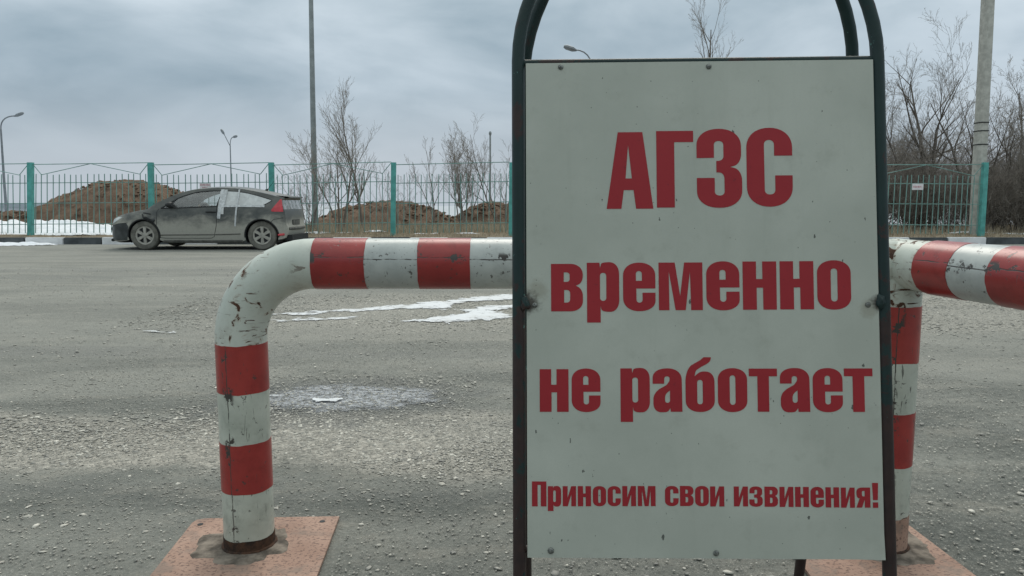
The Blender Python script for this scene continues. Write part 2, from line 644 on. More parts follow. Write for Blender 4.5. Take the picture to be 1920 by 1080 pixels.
def m_board():
    t = NT('weathered_white_sheet', 0.62, spec=0.25)
    co = t.co('Object')
    uv = t.co('UV')
    u = t.sep(uv)
    n_ = t.noise(co, 4.0, 6, 0.6)
    c = t.mix(t.ramp(n_, 0.3, 0.7), (0.415, 0.445, 0.395), (0.49, 0.52, 0.465))
    # run-off streaks and handling grime
    stv = t.noise(t.scale(uv, (28, 2.0, 1)), 1.0, 5, 0.6)
    c = t.mix(t.ramp(stv, 0.55, 0.8, 0, 0.22), c, (0.31, 0.33, 0.285))
    c = t.mix(t.ramp(t.noise(uv, 13, 6, 0.7), 0.52, 0.74, 0, 0.40), c, (0.33, 0.345, 0.30))
    gr = t.noise(t.scale(uv, (1, 1.6, 1)), 260, 3, 0.6)
    c = t.mix(t.ramp(gr, 0.45, 0.75, 0, 0.16), c, (0.35, 0.37, 0.35))
    # stone-chip specks, a little taller than wide, denser low on the sheet
    vec = t.scale(uv, (1.0, 0.55, 1))
    d = t.voro(vec, 46, 'F1', 'Distance')
    cc = t.n('ShaderNodeSeparateColor')
    t.link(t.voro(vec, 46, 'F1', 'Color'), cc.inputs[0])
    keep = t.ramp(cc.outputs[0], 0.38, 0.39, smooth=False)
    size = t.math('ADD', t.math('MULTIPLY', t.math('POWER', cc.outputs[1], 6.0), 0.11), 0.035)
    jag = t.math('MULTIPLY', t.math('SUBTRACT', t.noise(t.scale(uv, (1, .6, 1)), 330, 4, 0.7), 0.5), 0.30)
    m = t.math('MULTIPLY', keep, t.math('LESS_THAN', t.math('ADD', d, jag), size))
    d3 = t.voro(uv, 105, 'F1', 'Distance')
    c3 = t.n('ShaderNodeSeparateColor')
    t.link(t.voro(uv, 105, 'F1', 'Color'), c3.inputs[0])
    m3 = t.math('MULTIPLY', t.ramp(c3.outputs[0], 0.80, 0.81, smooth=False), t.math('LESS_THAN', t.math('ADD', d3, jag), t.math('MULTIPLY', c3.outputs[1], 0.13)))
    m = t.math('MAXIMUM', m, t.math('MULTIPLY', m3, 0.7))
    # thin scratches
    v2 = t.scale(uv, (1.0, 0.22, 1))
    d2 = t.voro(v2, 24, 'F1', 'Distance')
    c2 = t.n('ShaderNodeSeparateColor')
    t.link(t.voro(v2, 24, 'F1', 'Color'), c2.inputs[0])
    m2 = t.math('MULTIPLY', t.ramp(c2.outputs[0], 0.80, 0.81, smooth=False), t.math('LESS_THAN', t.math('ADD', d2, t.math('MULTIPLY', jag, .4)), 0.03))
    m = t.math('MAXIMUM', m, m2)
    c = t.mix(t.math('MULTIPLY', m, 0.85), c, (0.06, 0.065, 0.06))
    # rusty weld stains beside the two side lugs

    def stain(cu, cv, r):
        a = t.math('SUBTRACT', u[0], cu)
        b = t.math('SUBTRACT', u[1], cv)
        q = t.math('SQRT', t.math('ADD', t.math('MULTIPLY', a, a), t.math('MULTIPLY', b, b)))
        q = t.math('ADD', q, t.math('MULTIPLY', t.math('SUBTRACT', t.noise(uv, 45, 6, 0.75), 0.5), r * 1.5))
        return t.ramp(q, r, r * 0.35)
    s = t.math('MAXIMUM', stain(0.0, 0.470, 0.030), stain(0.652, 0.468, 0.020))
    s2 = t.math('MAXIMUM', stain(0.02, 0.492, 0.026), stain(0.63, 0.455, 0.022))
    c = t.mix(t.math('MULTIPLY', s2, 0.45), c, (0.26, 0.245, 0.19))
    c = t.mix(t.math('MULTIPLY', s, 0.9), c, (0.05, 0.042, 0.036))
    t.color(c)
    t.bump(t.math('SUBTRACT', n_, m), 0.25, 0.001)
    return t.m


def m_letter():
    t = NT('faded_red_vinyl', 0.5, spec=0.3)
    co = t.co('Object')
    c = t.mix(t.noise(co, 11, 5), (0.29, 0.018, 0.027), (0.36, 0.028, 0.036))
    c = t.mix(t.ramp(t.noise(co, 120, 4), 0.66, 0.72, 0, 0.5), c, (0.16, 0.02, 0.03))
    t.color(c)
    return t.m


def m_carpaint():
    t = NT('dusty_car_paint', 0.4, spec=0.45)
    co = t.co('Object')
    x, y, z = t.sep(co)[0:3]
    n_ = t.noise(t.scale(co, (1.2, 1.2, 1.8)), 2.4, 6, 0.65, 0.4)
    f = t.noise(co, 25, 5, 0.7)
    k = t.math('ADD', z, t.math('MULTIPLY', t.math('SUBTRACT', n_, 0.5), -0.75))
    d = t.ramp(k, 0.90, 0.45, 0.05, 0.96)
    d = t.math('MULTIPLY', d, t.ramp(f, 0.2, 0.6, 0.82, 1.0))
    # dry dust film everywhere on a car that has stood a while
    d = t.math('MAXIMUM', d, t.ramp(n_, 0.3, 0.8, 0.10, 0.36))
    t.color(t.mix(d, (0.02, 0.027, 0.029), (0.37, 0.365, 0.32)))
    t.rough(t.ramp(d, 0, 0.8, 0.28, 0.8))
    return t.m


def m_glass(name, tint, refl=0.12, opac=0.0, ocol=(0.5, 0.5, 0.5)):
    t = NT(name, 0.05)
    tr = t.n('ShaderNodeBsdfTransparent')
    tr.inputs[0].default_value = (*tint, 1)
    gl = t.n('ShaderNodeBsdfGlossy')
    gl.inputs['Roughness'].default_value = 0.06
    fr = t.n('ShaderNodeFresnel')
    fr.inputs[0].default_value = 1.5
    mx = t.n('ShaderNodeMixShader')
    t.link(t.math('ADD', fr.outputs[0], refl, True), mx.inputs[0])
    t.link(tr.outputs[0], mx.inputs[1])
    t.link(gl.outputs[0], mx.inputs[2])
    last = mx.outputs[0]
    if opac:
        df = t.n('ShaderNodeBsdfDiffuse')
        n_ = t.noise(t.co('Object'), 6, 5, 0.65, 0.5)
        t.link(t.mix(n_, tuple(q * 0.75 for q in ocol), ocol), df.inputs[0])
        m2 = t.n('ShaderNodeMixShader')
        t.link(t.ramp(n_, 0.3, 0.7, max(0, opac - 0.12), min(1, opac + 0.08)), m2.inputs[0])
        t.link(last, m2.inputs[1])
        t.link(df.outputs[0], m2.inputs[2])
        last = m2.outputs[0]
    t.link(last, t.out.inputs[0])
    return t.m


def m_bark(name, a, b):
    t = NT(name, 0.9, spec=0.1)
    t.color(t.mix(t.noise(t.co('Object'), 5, 5), a, b))
    return t.m


def m_slush():
    t = NT('thin_melting_snow', 0.7, spec=0.3)
    co = t.co('Object')
    z = t.sep(co)[2]
    n_ = t.noise(t.scale(co, (1, 1.6, 1)), 9, 8, 0.72)
    c = t.mix(t.ramp(t.noise(co, 5, 6, .7), .45, .7, 0, .5), (0.66, 0.68, 0.70), (0.40, 0.39, 0.36))
    t.color(c)
    k = t.math('ADD', t.ramp(z, 0.004, 0.011, -0.10, 0.75, smooth=False), t.math('ADD', t.math('MULTIPLY', n_, 3.6), -1.3))
    tr = t.n('ShaderNodeBsdfTransparent')
    mx = t.n('ShaderNodeMixShader')
    t.link(t.ramp(k, 0.30, 0.80), mx.inputs[0])
    t.link(tr.outputs[0], mx.inputs[1])
    t.link(t.b.outputs[0], mx.inputs[2])
    t.link(mx.outputs[0], t.out.inputs[0])
    return t.m


M = dict(
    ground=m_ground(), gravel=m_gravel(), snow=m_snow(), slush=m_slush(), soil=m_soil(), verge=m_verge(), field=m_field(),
    pipe=m_pipe_paint(), red_tape=m_tape('red_tape', (0.27, 0.028, 0.028), (0.36, 0.042, 0.038), 0.431),
    white_tape=m_tape('white_tape', (0.41, 0.44, 0.43), (0.53, 0.56, 0.54), 0.431),
    red_post=m_tape('red_post_tape', (0.29, 0.030, 0.028), (0.38, 0.045, 0.038), 0.092),
    white_post=m_tape('white_post_tape', (0.44, 0.47, 0.41), (0.57, 0.60, 0.53), 0.092),
    plate=m_plate(), rust=m_rust(), frame=m_frame(), board=m_board(), letter=m_letter(),
    paint=m_carpaint(), glass=m_glass('car_glass', (0.84, 0.90, 0.89), 0.07, 0.2, (0.50, 0.52, 0.51)),
    dark_glass=m_glass('dirty_rear_glass', (0.35, 0.38, 0.38), 0.02, 0.35, (0.20, 0.20, 0.175)),
    film=m_glass('plastic_film', (0.7, 0.7, 0.7), 0.05, 0.9, (0.72, 0.74, 0.73)),
    tape=m_plain('silver_tape', (0.50, 0.52, 0.525), 0.45, 0.2, 20, 0.2),
    blackp=m_plain('black_plastic', (0.022, 0.024, 0.025), 0.55, 0.3, 12),
    bumper=m_plain('dark_bumper_paint', (0.045, 0.052, 0.054), 0.35, 0.5, 5, 0, 0.45),
    dustp=m_plain('dusty_plastic', (0.10, 0.10, 0.09), 0.75, 0.35, 8),
    tyre=m_plain('dusty_tyre', (0.15, 0.147, 0.128), 0.9, 0.35, 7),
    rim=m_plain('dusty_wheel_cover', (0.37, 0.36, 0.32), 0.55, 0.2, 14, 0.1),
    lampred=m_plain('red_lamp_lens', (0.52, 0.045, 0.06), 0.2, 0.15, 10, 0, 0.5),
    lampclear=m_plain('headlamp_lens', (0.55, 0.58, 0.57), 0.15, 0.2, 10, 0, 0.6),
    seat=m_plain('seat_cloth', (0.06, 0.064, 0.068), 0.9, 0.2, 12),
    post=m_plain('turquoise_post_paint', (0.10, 0.36, 0.33), 0.55, 0.18, 6),
    picket=m_plain('pale_turquoise_paint', (0.19, 0.33, 0.30), 0.6, 0.25, 3),
    signw=m_plain('white_enamel', (0.72, 0.70, 0.71), 0.5, 0.08, 9),
    signr=m_plain('pale_red_print', (0.52, 0.27, 0.30), 0.5, 0.1, 9),
    kerbw=m_plain('white_limewash', (0.72, 0.73, 0.74), 0.8, 0.10, 5, bump=0.2),
    kerbb=m_plain('black_kerb_paint', (0.075, 0.085, 0.09), 0.7, 0.3, 5, bump=0.2),
    conc=m_plain('pole_concrete', (0.43, 0.43, 0.39), 0.85, 0.18, 7, bump=0.2),
    galv=m_plain('galvanised_steel', (0.27, 0.30, 0.30), 0.5, 0.15, 4, 0.3),
    lampgrey=m_plain('lamp_steel', (0.20, 0.22, 0.235), 0.5, 0.15, 4, 0.2),
    screw=m_plain('zinc_screw', (0.17, 0.18, 0.17), 0.45, 0.5, 300, 0.6),
    bark=m_bark('grey_bark', (0.14, 0.125, 0.11), (0.26, 0.235, 0.205)),
    twig=m_bark('grey_twigs', (0.23, 0.21, 0.185), (0.36, 0.33, 0.295)),
    barkd=m_bark('dark_bark', (0.085, 0.075, 0.066), (0.17, 0.15, 0.13)),
    twigd=m_bark('dark_twigs', (0.19, 0.17, 0.15), (0.32, 0.29, 0.255)),
    grass=m_bark('dry_grass', (0.30, 0.255, 0.185), (0.48, 0.42, 0.32)),
    bldg=m_plain('pale_cladding', (0.60, 0.63, 0.66), 0.7, 0.05, 1),
    bldgr=m_plain('grey_roof_sheet', (0.35, 0.39, 0.42), 0.6, 0.05, 1),
    crust=m_plain('dried_mud_crust', (0.17, 0.145, 0.12), 0.95, 0.55, 25, bump=0.6),
)
# ================================================================== setting
# --- asphalt lot
def lot_z(x, y):
    return 0.006 * fbm(x * 0.5, y * 0.5, 2.0, 3) - 0.004


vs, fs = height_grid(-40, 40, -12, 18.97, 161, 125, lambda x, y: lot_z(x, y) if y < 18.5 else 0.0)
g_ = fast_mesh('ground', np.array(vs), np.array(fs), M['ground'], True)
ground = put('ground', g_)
ground['kind'] = 'structure'

# --- kerb of painted stones
kerb = bpy.data.objects.new('kerb', None)
kerb['kind'] = 'structure'
kerb.location = (0, 19.0, 0)
col.objects.link(kerb)
PITCH = 0.987


def stone_mesh(name, mat, seed):
    rnd = random.Random(seed)
    bm = bmesh.new()
    bmesh.ops.create_cube(bm, size=1)
    for v in bm.verts:
        v.co = Vector((v.co.x * (PITCH - 0.012), v.co.y * 0.15, v.co.z * 0.30))
    bmesh.ops.bevel(bm, geom=[e for e in bm.edges], offset=0.014, segments=2, affect='EDGES')
    for v in bm.verts:
        v.co += Vector((rnd.uniform(-.003, .003), rnd.uniform(-.003, .003), rnd.uniform(-.003, .003)))
    me = bpy.data.meshes.new(name)
    bm.to_mesh(me)
    bm.free()
    me.materials.append(mat)
    return me


sm = [[stone_mesh('kerb_stone', M['kerbw'], i) for i in range(3)], [stone_mesh('kerb_stone', M['kerbb'], 9 + i) for i in range(3)]]
rnd = random.Random(5)
for k in range(-8, 33):
    x = -12.5 + PITCH * (k + 0.5)
    o = bpy.data.objects.new('kerb_stone', sm[k % 2][rnd.randrange(3)])
    o.location = (x, 0.055 + rnd.uniform(-.008, .008), 0.02 + rnd.uniform(-.006, .006))
    o.rotation_euler = (rnd.uniform(-.01, .01), rnd.uniform(-.005, .005), rnd.uniform(-.006, .006))
    o.parent = kerb
    col.objects.link(o)


# --- verge and rough ground behind the kerb
def rough_z(x, y):
    z = 0.155 + 0.05 * min(1, max(0, (y - 19.2) / 2)) + 0.05 * fbm(x * 0.6, y * 0.6, 5.0, 4) * min(1, (y - 19.1))
    if y > 29:
        z -= 0.16 * (y - 29) ** 1.05 * 0.5
    return max(z, -3.0)


vs, fs = height_grid(-42, 42, 19.12, 44, 169, 84, rough_z)
verge = put('verge', fast_mesh('verge', np.array(vs), np.array(fs), M['verge'], True))
verge['kind'] = 'structure'
vs, fs = height_grid(-900, 900, 40, 1500, 40, 40, lambda x, y: -0.75 - 0.0 * y)
fld = put('snow_field', fast_mesh('snow_field', np.array(vs), np.array(fs), M['field']))
fld['kind'] = 'structure'


# --- unseen kiosk-shaped block added behind the viewer to dim light on the sign
ks = thing('added_light_blocker', 'unseen flat-roofed block added behind the viewer to dim the sign', 'light blocker', (0, -9, 0))
MB().box((0, -11.0, 1.7), (13, 5, 3.4)).build('wall', M['conc'], ks)
MB().box((0, -8.48, 1.15), (1.1, .06, 2.3)).build('door', M['lampgrey'], ks)
for x in (-5, -2.6, 2.6, 5):
    MB().box((x, -8.48, 1.7), (1.5, .05, 1.3)).build('window', M['blackp'], ks)
MB().box((0, -10.8, 3.55), (13.8, 6.0, .3)).build('roof', M['galv'], ks)

# ================================================================== painted pipe barrier
PR = 0.070
LX, RX, BY, RZ = -0.772, 1.083, 2.08, 0.836
BR = 0.215
bar = thing('pipe_barrier', 'red and white striped steel pipe barrier on two salmon base plates', 'barrier', (0.15, BY, 0))


def sect(pts, r, name, mat, jit=0.0, n=40):
    return MB().tube(pts, r, n, True, jit).build(name, mat, bar, True)


# left post, elbow, rail
post_l = sect([(LX, BY, 0.008 + 0.06 * k) for k in range(11)] + [(LX, BY, RZ - BR)], PR, 'post', M['pipe'])
el = [(LX + BR - BR * math.cos(a), BY, RZ - BR + BR * math.sin(a)) for a in np.linspace(0, math.pi / 2, 17)]
el = [(LX, BY, RZ - BR - 0.012)] + el + [(LX + BR + 0.006, BY, RZ)]
sect(el, PR + 0.0010, 'elbow', M['pipe'])
sect([(LX + BR + (RX - LX - BR) * k / 20, BY, RZ) for k in range(21)], PR - 0.0006, 'rail', M['pipe'])
# bands on the left post (bottom up), then along the rail
for z0, z1, c in ((0.035, 0.185, 'w'), (0.185, 0.328, 'r'), (0.328, 0.474, 'w'), (0.474, 0.612, 'r')):
    nm = 'red_band' if c == 'r' else 'white_band'
    sect([(LX, BY, z0 + (z1 - z0) * k / 4) for k in range(5)], PR + (0.0016 if c == 'r' else 0.0009), nm, M['red_post' if c == 'r' else 'white_post'], 0.0025)
x0 = LX + BR + 0.006
xs = [x0, -0.404, -0.259, -0.115]
while xs[-1] < RX - 0.40:
    xs.append(xs[-1] + 0.1455)
for i in range(len(xs) - 1):
    c = 'r' if i % 2 == 0 else 'w'
    sect([(xs[i] + (xs[i + 1] - xs[i]) * k / 4, BY, RZ) for k in range(5)], PR + (0.0022 if c == 'r' else 0.0012), 'red_band' if c == 'r' else 'white_band', M['red_tape' if c == 'r' else 'white_tape'], 0.002)
# corner post with a tee; the second rail comes forward from it
sect([(RX, BY, 0.008 + 0.08 * k) for k in range(10)] + [(RX, BY, RZ)], PR, 'post', M['pipe'])
bm = bmesh.new()
bmesh.ops.create_uvsphere(bm, u_segments=32, v_segments=16, radius=PR + 0.001)
for v in bm.verts:
    v.co += Vector((RX, BY, RZ))
me = bpy.data.meshes.new('corner_joint')
bm.to_mesh(me)
bm.free()
me.materials.append(M['pipe'])
smooth_mesh(me, 60)
put('corner_joint', me, bar)
for z0, z1, c in ((0.115, 0.262, 'w'), (0.262, 0.418, 'r'), (0.418, 0.562, 'w'), (0.562, 0.720, 'r')):
    nm = 'red_band' if c == 'r' else 'white_band'
    sect([(RX, BY, z0 + (z1 - z0) * k / 4) for k in range(5)], PR + (0.0016 if c == 'r' else 0.0009), nm, M['red_post' if c == 'r' else 'white_post'], 0.003)
TH = R(10)
dv = Vector((math.sin(TH), -math.cos(TH), -0.004))
P0 = Vector((RX + 0.012, BY, RZ))
sect([P0 + dv * (0.09 * k) for k in range(21)], PR - 0.0006, 'rail', M['pipe'])
s = 0.135
for i in range(13):
    c = 'r' if i % 2 == 0 else 'w'
    e = s + 0.121
    sect([P0 + dv * (s + (e - s) * k / 4) for k in range(5)], PR + (0.0022 if c == 'r' else 0.0012), 'red_band' if c == 'r' else 'white_band', M['red_tape' if c == 'r' else 'white_tape'], 0.003)
    s = e
Pe = P0 + dv * 1.80
sect([(Pe.x, Pe.y, 0.008 + 0.09 * k) for k in range(10)], PR, 'post', M['pipe'])


# weld beads: lumpy rings
def weld(c, axis_pts, r, rr, name='weld_bead'):
    mb = MB()
    n = 36
    a, b = axis_pts
    pts = []
    for k in range(n + 1):
        w = 2 * math.pi * k / n
        q = Vector(c) + (Vector(a) * math.cos(w) + Vector(b) * math.sin(w)) * (r + 0.002 * noise.noise(Vector((math.cos(w) * 4, math.sin(w) * 4, r * 9))))
        pts.append(q)
    mb.tube(pts, [rr * (1 + 0.45 * noise.noise(Vector((k * 0.9, 3.1, 0)))) for k in range(n + 1)], 8, False)
    return mb.build(name, M['rust'], bar, True)


weld((LX, BY, 0.012), ((1, 0, 0), (0, 1, 0)), PR + 0.003, 0.006)
weld((RX, BY, 0.012), ((1, 0, 0), (0, 1, 0)), PR + 0.003, 0.006)
sect([(LX, BY, 0.010), (LX, BY, 0.025), (LX, BY, 0.046)], PR + 0.0022, 'rust_collar', M['rust'], 0.006)
sect([(RX, BY, 0.010), (RX, BY, 0.06), (RX, BY, 0.112)], PR + 0.0014, 'rust_collar', M['plate'], 0.006)
side = dv.cross(Vector((0, 0, 1))).normalized()


# base plates
def plate(pts, holes, crust_c):
    n = len(pts)
    mb = MB()
    mb.add([(x, y, 0.001) for x, y in pts] + [(x, y, 0.010) for x, y in pts],
           [tuple(range(n - 1, -1, -1)), tuple(range(n, 2 * n))] + [(i, (i + 1) % n, n + (i + 1) % n, n + i) for i in range(n)])
    p = mb.build('base_plate', M['plate'], bar)
    for hx, hy in holes:
        MB().lathe([(0.009, 0.0095), (0.009, 0.0108)], (hx, hy, 0), 'Z', 14).build('bolt_hole', M['blackp'], p)
    cx, cy, r = crust_c
    vs = [(cx, cy, 0.0165)]
    m = 40
    for ring, (k, h) in enumerate(((0.55, 0.0135), (0.8, 0.0120), (1.0, 0.0101))):
        for i in range(m):
            w = 2 * math.pi * i / m
            q = r * k * (1 + 0.5 * noise.noise(Vector((math.cos(w) * 1.8, math.sin(w) * 1.8, cx))) + 0.1 * noise.noise(Vector((math.cos(w) * 7, math.sin(w) * 7, cx))))
            vs.append((cx + q * math.cos(w) * 1.15, cy + q * math.sin(w) * 0.95, h + 0.002 * noise.noise(Vector((w * 5, k * 9, cx)))))
    fs = [(0, 1 + i, 1 + (i + 1) % m) for i in range(m)]
    for a in range(2):
        for i in range(m):
            j = (i + 1) % m
            fs.append((1 + a * m + i, 1 + (a + 1) * m + i, 1 + (a + 1) * m + j, 1 + a * m + j))
    MB().add(vs, fs).build('mud_crust', M['crust'], p, True)


plate([(-0.965, 1.80), (-0.520, 1.83), (-0.553, 2.272), (-0.975, 2.256), (-0.998, 2.246), (-1.003, 2.222)], [(-0.972, 2.21), (-0.597, 2.232)], (LX, BY - 0.015, 0.118))
plate([(0.800, 1.80), (1.250, 1.80), (1.236, 2.20), (1.215, 2.235), (0.812, 2.24)], [(1.19, 2.18), (0.85, 2.19)], (RX, BY - 0.01, 0.13))
plate([(Pe.x - .22, Pe.y - .22), (Pe.x + .22, Pe.y - .22), (Pe.x + .22, Pe.y + .22), (Pe.x - .22, Pe.y + .22)], [], (Pe.x, Pe.y, 0.13))

# ================================================================== A-frame sign
SW, SH = 0.65, 0.9231
SB = Vector((0.02857, 1.2984, 0.3546))
SM = Matrix.Rotation(R(-1.4518), 3, 'Z') @ Matrix.Rotation(R(-8.807), 3, 'X') @ Matrix.Rotation(R(-0.3694), 3, 'Y')


def sl(x, y, z):
    """sign space: x along the sheet, y away from its face, z up the sheet"""
    return SB + SM @ Vector((x, y, z))


sign = thing('sandwich_board', 'white A-frame notice board with red Cyrillic lettering in dark green tube frame', 'sign board', (SB.x + SW / 2, SB.y - 0.05, 0))
mb = MB()
nx_, nz_ = 14, 20
vs, fs, uvs = [], [], []


def buckle(x, z):
    return 0.0


def edge_bend(x, z):
    # dog-eared lower right corner
    return -0.004 * max(0, (x - 0.60) / 0.05) * max(0, (0.05 - z) / 0.05)


for layer in (0, 1):
    for i in range(nx_ + 1):
        for j in range(nz_ + 1):
            x, z = SW * i / nx_, SH * j / nz_
            vs.append(sl(x, buckle(x, z) + edge_bend(x, z) + 0.0025 * layer, z))
N1 = (nx_ + 1) * (nz_ + 1)
for i in range(nx_):
    for j in range(nz_):
        q = [i * (nz_ + 1) + j, (i + 1) * (nz_ + 1) + j, (i + 1) * (nz_ + 1) + j + 1, i * (nz_ + 1) + j + 1]
        uq = [(SW * a / nx_, SH * b / nz_) for a, b in ((i, j), (i + 1, j), (i + 1, j + 1), (i, j + 1))]
        fs.append(tuple(q)); uvs.append(uq)
        fs.append(tuple(k + N1 for k in reversed(q))); uvs.append(list(reversed(uq)))
for i in range(nx_):
    for j in (0, nz_):
        a, b = i * (nz_ + 1) + j, (i + 1) * (nz_ + 1) + j
        fs.append((a, b, b + N1, a + N1)); uvs.append([(SW * i / nx_, SH * j / nz_)] * 4)
for j in range(nz_):
    for i in (0, nx_):
        a, b = i * (nz_ + 1) + j, i * (nz_ + 1) + j + 1
        fs.append((a, b, b + N1, a + N1)); uvs.append([(SW * i / nx_, SH * j / nz_)] * 4)
board = mb.add(vs, fs, uvs).build('board', M['board'], sign, True)
board['label'] = 'white sheet with red notice lettering, chipped and rust stained'

FR = 0.0122


def arch(off_x, plane):
    xl, xr, zs = -0.0148 + off_x, SW + 0.0128 + off_x, 0.93
    rad = (xr - xl) / 2
    cxm = (xl + xr) / 2
    pts = [plane(xl, -0.3605), plane(xl, -0.1)] + [plane(xl, zs * k / 10) for k in range(0, 11)]
    pts += [plane(cxm - rad * math.cos(a), zs + rad * math.sin(a)) for a in np.linspace(0, math.pi, 33)[1:-1]]
    pts += [plane(xr, zs * k / 10) for k in range(10, -1, -1)] + [plane(xr, -0.1), plane(xr, -0.3605)]
    return pts


MB().tube(arch(0, lambda x, z: sl(x, 0.010, z)), FR, 16).build('front_frame', M['frame'], sign, True)
ztop = 0.93 + 0.3388


def rear_plane(x, z):
    # hinged at the crown, splayed backwards as much as the front leans
    d = 0.040 + (ztop - z) * 0.312
    return sl(x + 0.010, d, z)


rp = arch(0, rear_plane)
rp[0].z = rp[-1].z = 0.002
MB().tube(rp, FR, 16).build('rear_frame', M['frame'], sign, True)
# cross bars that carry the sheet, side lugs, hinge straps
for z in (SH + 0.004, 0.012):
    MB().tube([sl(-0.012, 0.012, z), sl(SW + 0.010, 0.012, z)], 0.007, 10).build('cross_bar', M['frame'], sign, True)
MB().tube([rear_plane(-0.012, 0.1), rear_plane(SW + 0.010, 0.1)], 0.007, 10).build('cross_bar', M['frame'], sign, True)
for x in (0.16, SW - 0.16):
    MB().tube([sl(x, 0.010, ztop - 0.052), sl(x + .005, 0.030, ztop - 0.044), sl(x + .01, 0.058, ztop - 0.052)], 0.006, 8).build('hinge_strap', M['rust'], sign, True)


def lump(c, r, seed, name, mat, par, sx=1, sz=1):
    bm = bmesh.new()
    bmesh.ops.create_icosphere(bm, subdivisions=3, radius=r)
    for v in bm.verts:
        k = 1 + 0.6 * noise.noise(v.co * (1.3 / r) + Vector((seed, 0, 0))) + 0.3 * noise.noise(v.co * (3.5 / r))
        p = v.co * k
        v.co = sl(c[0] + p.x * sx, c[1] + p.y * 0.7, c[2] + p.z * sz)
    me = bpy.data.meshes.new(name)
    bm.to_mesh(me)
    bm.free()
    me.materials.append(mat)
    smooth_mesh(me, 60)
    return put(name, me, par)


lump((-0.003, 0.000, 0.468), 0.0085, 3, 'weld_lug', M['frame'], sign, 1.0, 1.5)
lump((SW + 0.002, 0.000, 0.470), 0.008, 8, 'weld_lug', M['frame'], sign, 0.9, 1.5)
for x, z, r in ((0.066, 0.915, .0052), (0.344, 0.913, .0052), (0.043, 0.013, .006), (0.345, 0.010, .0055), (0.630, 0.464, .0052), (0.015, 0.465, .005)):
    bm = bmesh.new()
    bmesh.ops.create_uvsphere(bm, u_segments=14, v_segments=8, radius=1)
    for v in bm.verts:
        v.co = sl(x + v.co.x * r, -0.0005 + buckle(x, z) - max(0, v.co.y + 0.1) * r * 0.55, z + v.co.z * r)
    me = bpy.data.meshes.new('screw_head')
    bm.to_mesh(me)
    bm.free()
    me.materials.append(M['screw'])
    smooth_mesh(me, 30)
    sc = put('screw_head', me, board)

# --- lettering: outlines drawn in a unit box, corners rounded by (dx, dy)
K = 0.60


def rounded(loop):
    """loop of (x, y) or (x, y, din, dout): corner replaced by a curve that starts din before and ends dout after it"""
    out = []
    n = len(loop)
    for i, p in enumerate(loop):
        c = Vector(p[:2])
        if len(p) == 2:
            out.append(c)
            continue
        a = Vector(loop[i - 1][:2])
        b = Vector(loop[(i + 1) % n][:2])
        s_ = c + (a - c).normalized() * p[2]
        e_ = c + (b - c).normalized() * p[3]
        h1, h2 = s_.lerp(c, K), e_.lerp(c, K)
        for q in geometry.interpolate_bezier(s_, h1, h2, e_, 11):
            out.append(Vector(q[:2]))
    return out


def rr(x0, y0, x1, y1, dx, dy):
    """rounded box, anticlockwise"""
    return [(x0, y0, dy, dx), (x1, y0, dx, dy), (x1, y1, dy, dx), (x0, y1, dx, dy)]


IN = (0.40, 0.60)
G = {}
G['о'] = [rr(0, 0, 1, 1, .499, .26), rr(.405, .165, .60, .835, .0975, .07)]
G['с'] = [[(1, .63), (1, 1, .26, .499), (0, 1, .499, .26), (0, 0, .26, .499), (1, 0, .499, .26), (1, .39), (.605, .39), (.605, .165, .07, .10), (.395, .165, .10, .07), (.395, .835, .07, .10), (.605, .835, .10, .07), (.605, .63)]]
G['С'] = [[(1, .645), (1, 1, .25, .499), (0, 1, .499, .25), (0, 0, .25, .499), (1, 0, .499, .25), (1, .395), (.62, .395), (.62, .155, .06, .11), (.39, .155, .11, .06), (.385, .845, .06, .11), (.605, .845, .11, .06), (.605, .645)]]
G['е'] = [[(1, .465), (1, 1, .27, .499), (0, 1, .499, .27), (0, 0, .27, .499), (1, 0, .499, .22), (1, .38), (.60, .38), (.60, .175, .06, .10), (.415, .175, .10, .06), (.41, .465)],
          [(.40, .625), (.585, .625), (.585, .825, .06, .0925), (.40, .825, .0925, .06)]]
G['н'] = [[(0, 0), (0, 1), (.40, 1), (.40, .635), (.585, .635), (.585, 1), (1, 1), (1, 0), (.60, 0), (.60, .455), (.41, .455), (.41, 0)]]
G['м'] = [[(0, 0), (0, 1), (.37, 1), (.487, .30), (.585, 1), (1, 1), (1, 0), (.735, 0), (.715, .81), (.61, 0), (.38, 0), (.232, .82), (.24, 0)]]
G['в'] = [[(0, 0), (0, 1), (1, 1, .40, .23), (1, .60, .15, .15), (.78, .54), (1, .46, .15, .15), (1, 0, .22, .40)],
          [(.40, .62), (.40, .82), (.585, .82, .10, .06), (.585, .62, .06, .10)],
          [(.41, .185), (.41, .45), (.60, .45, .10, .08), (.60, .185, .08, .10)]]
G['р'] = [[(0, -.23), (0, 1), (.395, 1), (.405, .885), (.46, 1.01, .04, .22), (1, 1.01, .30, .25), (1, -.01, .25, .28), (.46, -.01, .20, .06), (.42, .115), (.42, -.23)],
          rr(.405, .215, .60, .79, .0975, .065)]
G['т'] = [[(.30, 0), (.30, .82), (0, .82), (0, 1), (1, 1), (1, .82), (.71, .82), (.71, 0)]]
G['П'] = [[(0, 0), (0, 1), (1, 1), (1, 0), (.61, 0), (.61, .86), (.39, .86), (.39, 0)]]
G['и'] = [[(0, 0), (0, 1), (.37, 1), (.36, .42), (.645, 1), (1, 1), (1, 0), (.64, 0), (.65, .60), (.375, 0)]]
G['А'] = [[(0, 0), (.25, 1), (.78, 1), (1, 0), (.63, 0), (.58, .243), (.37, .243), (.315, 0)], [(.41, .395), (.545, .395), (.47, .835)]]
G['Г'] = [[(0, 0), (0, 1), (1, 1), (1, .853), (.485, .853), (.485, 0)]]
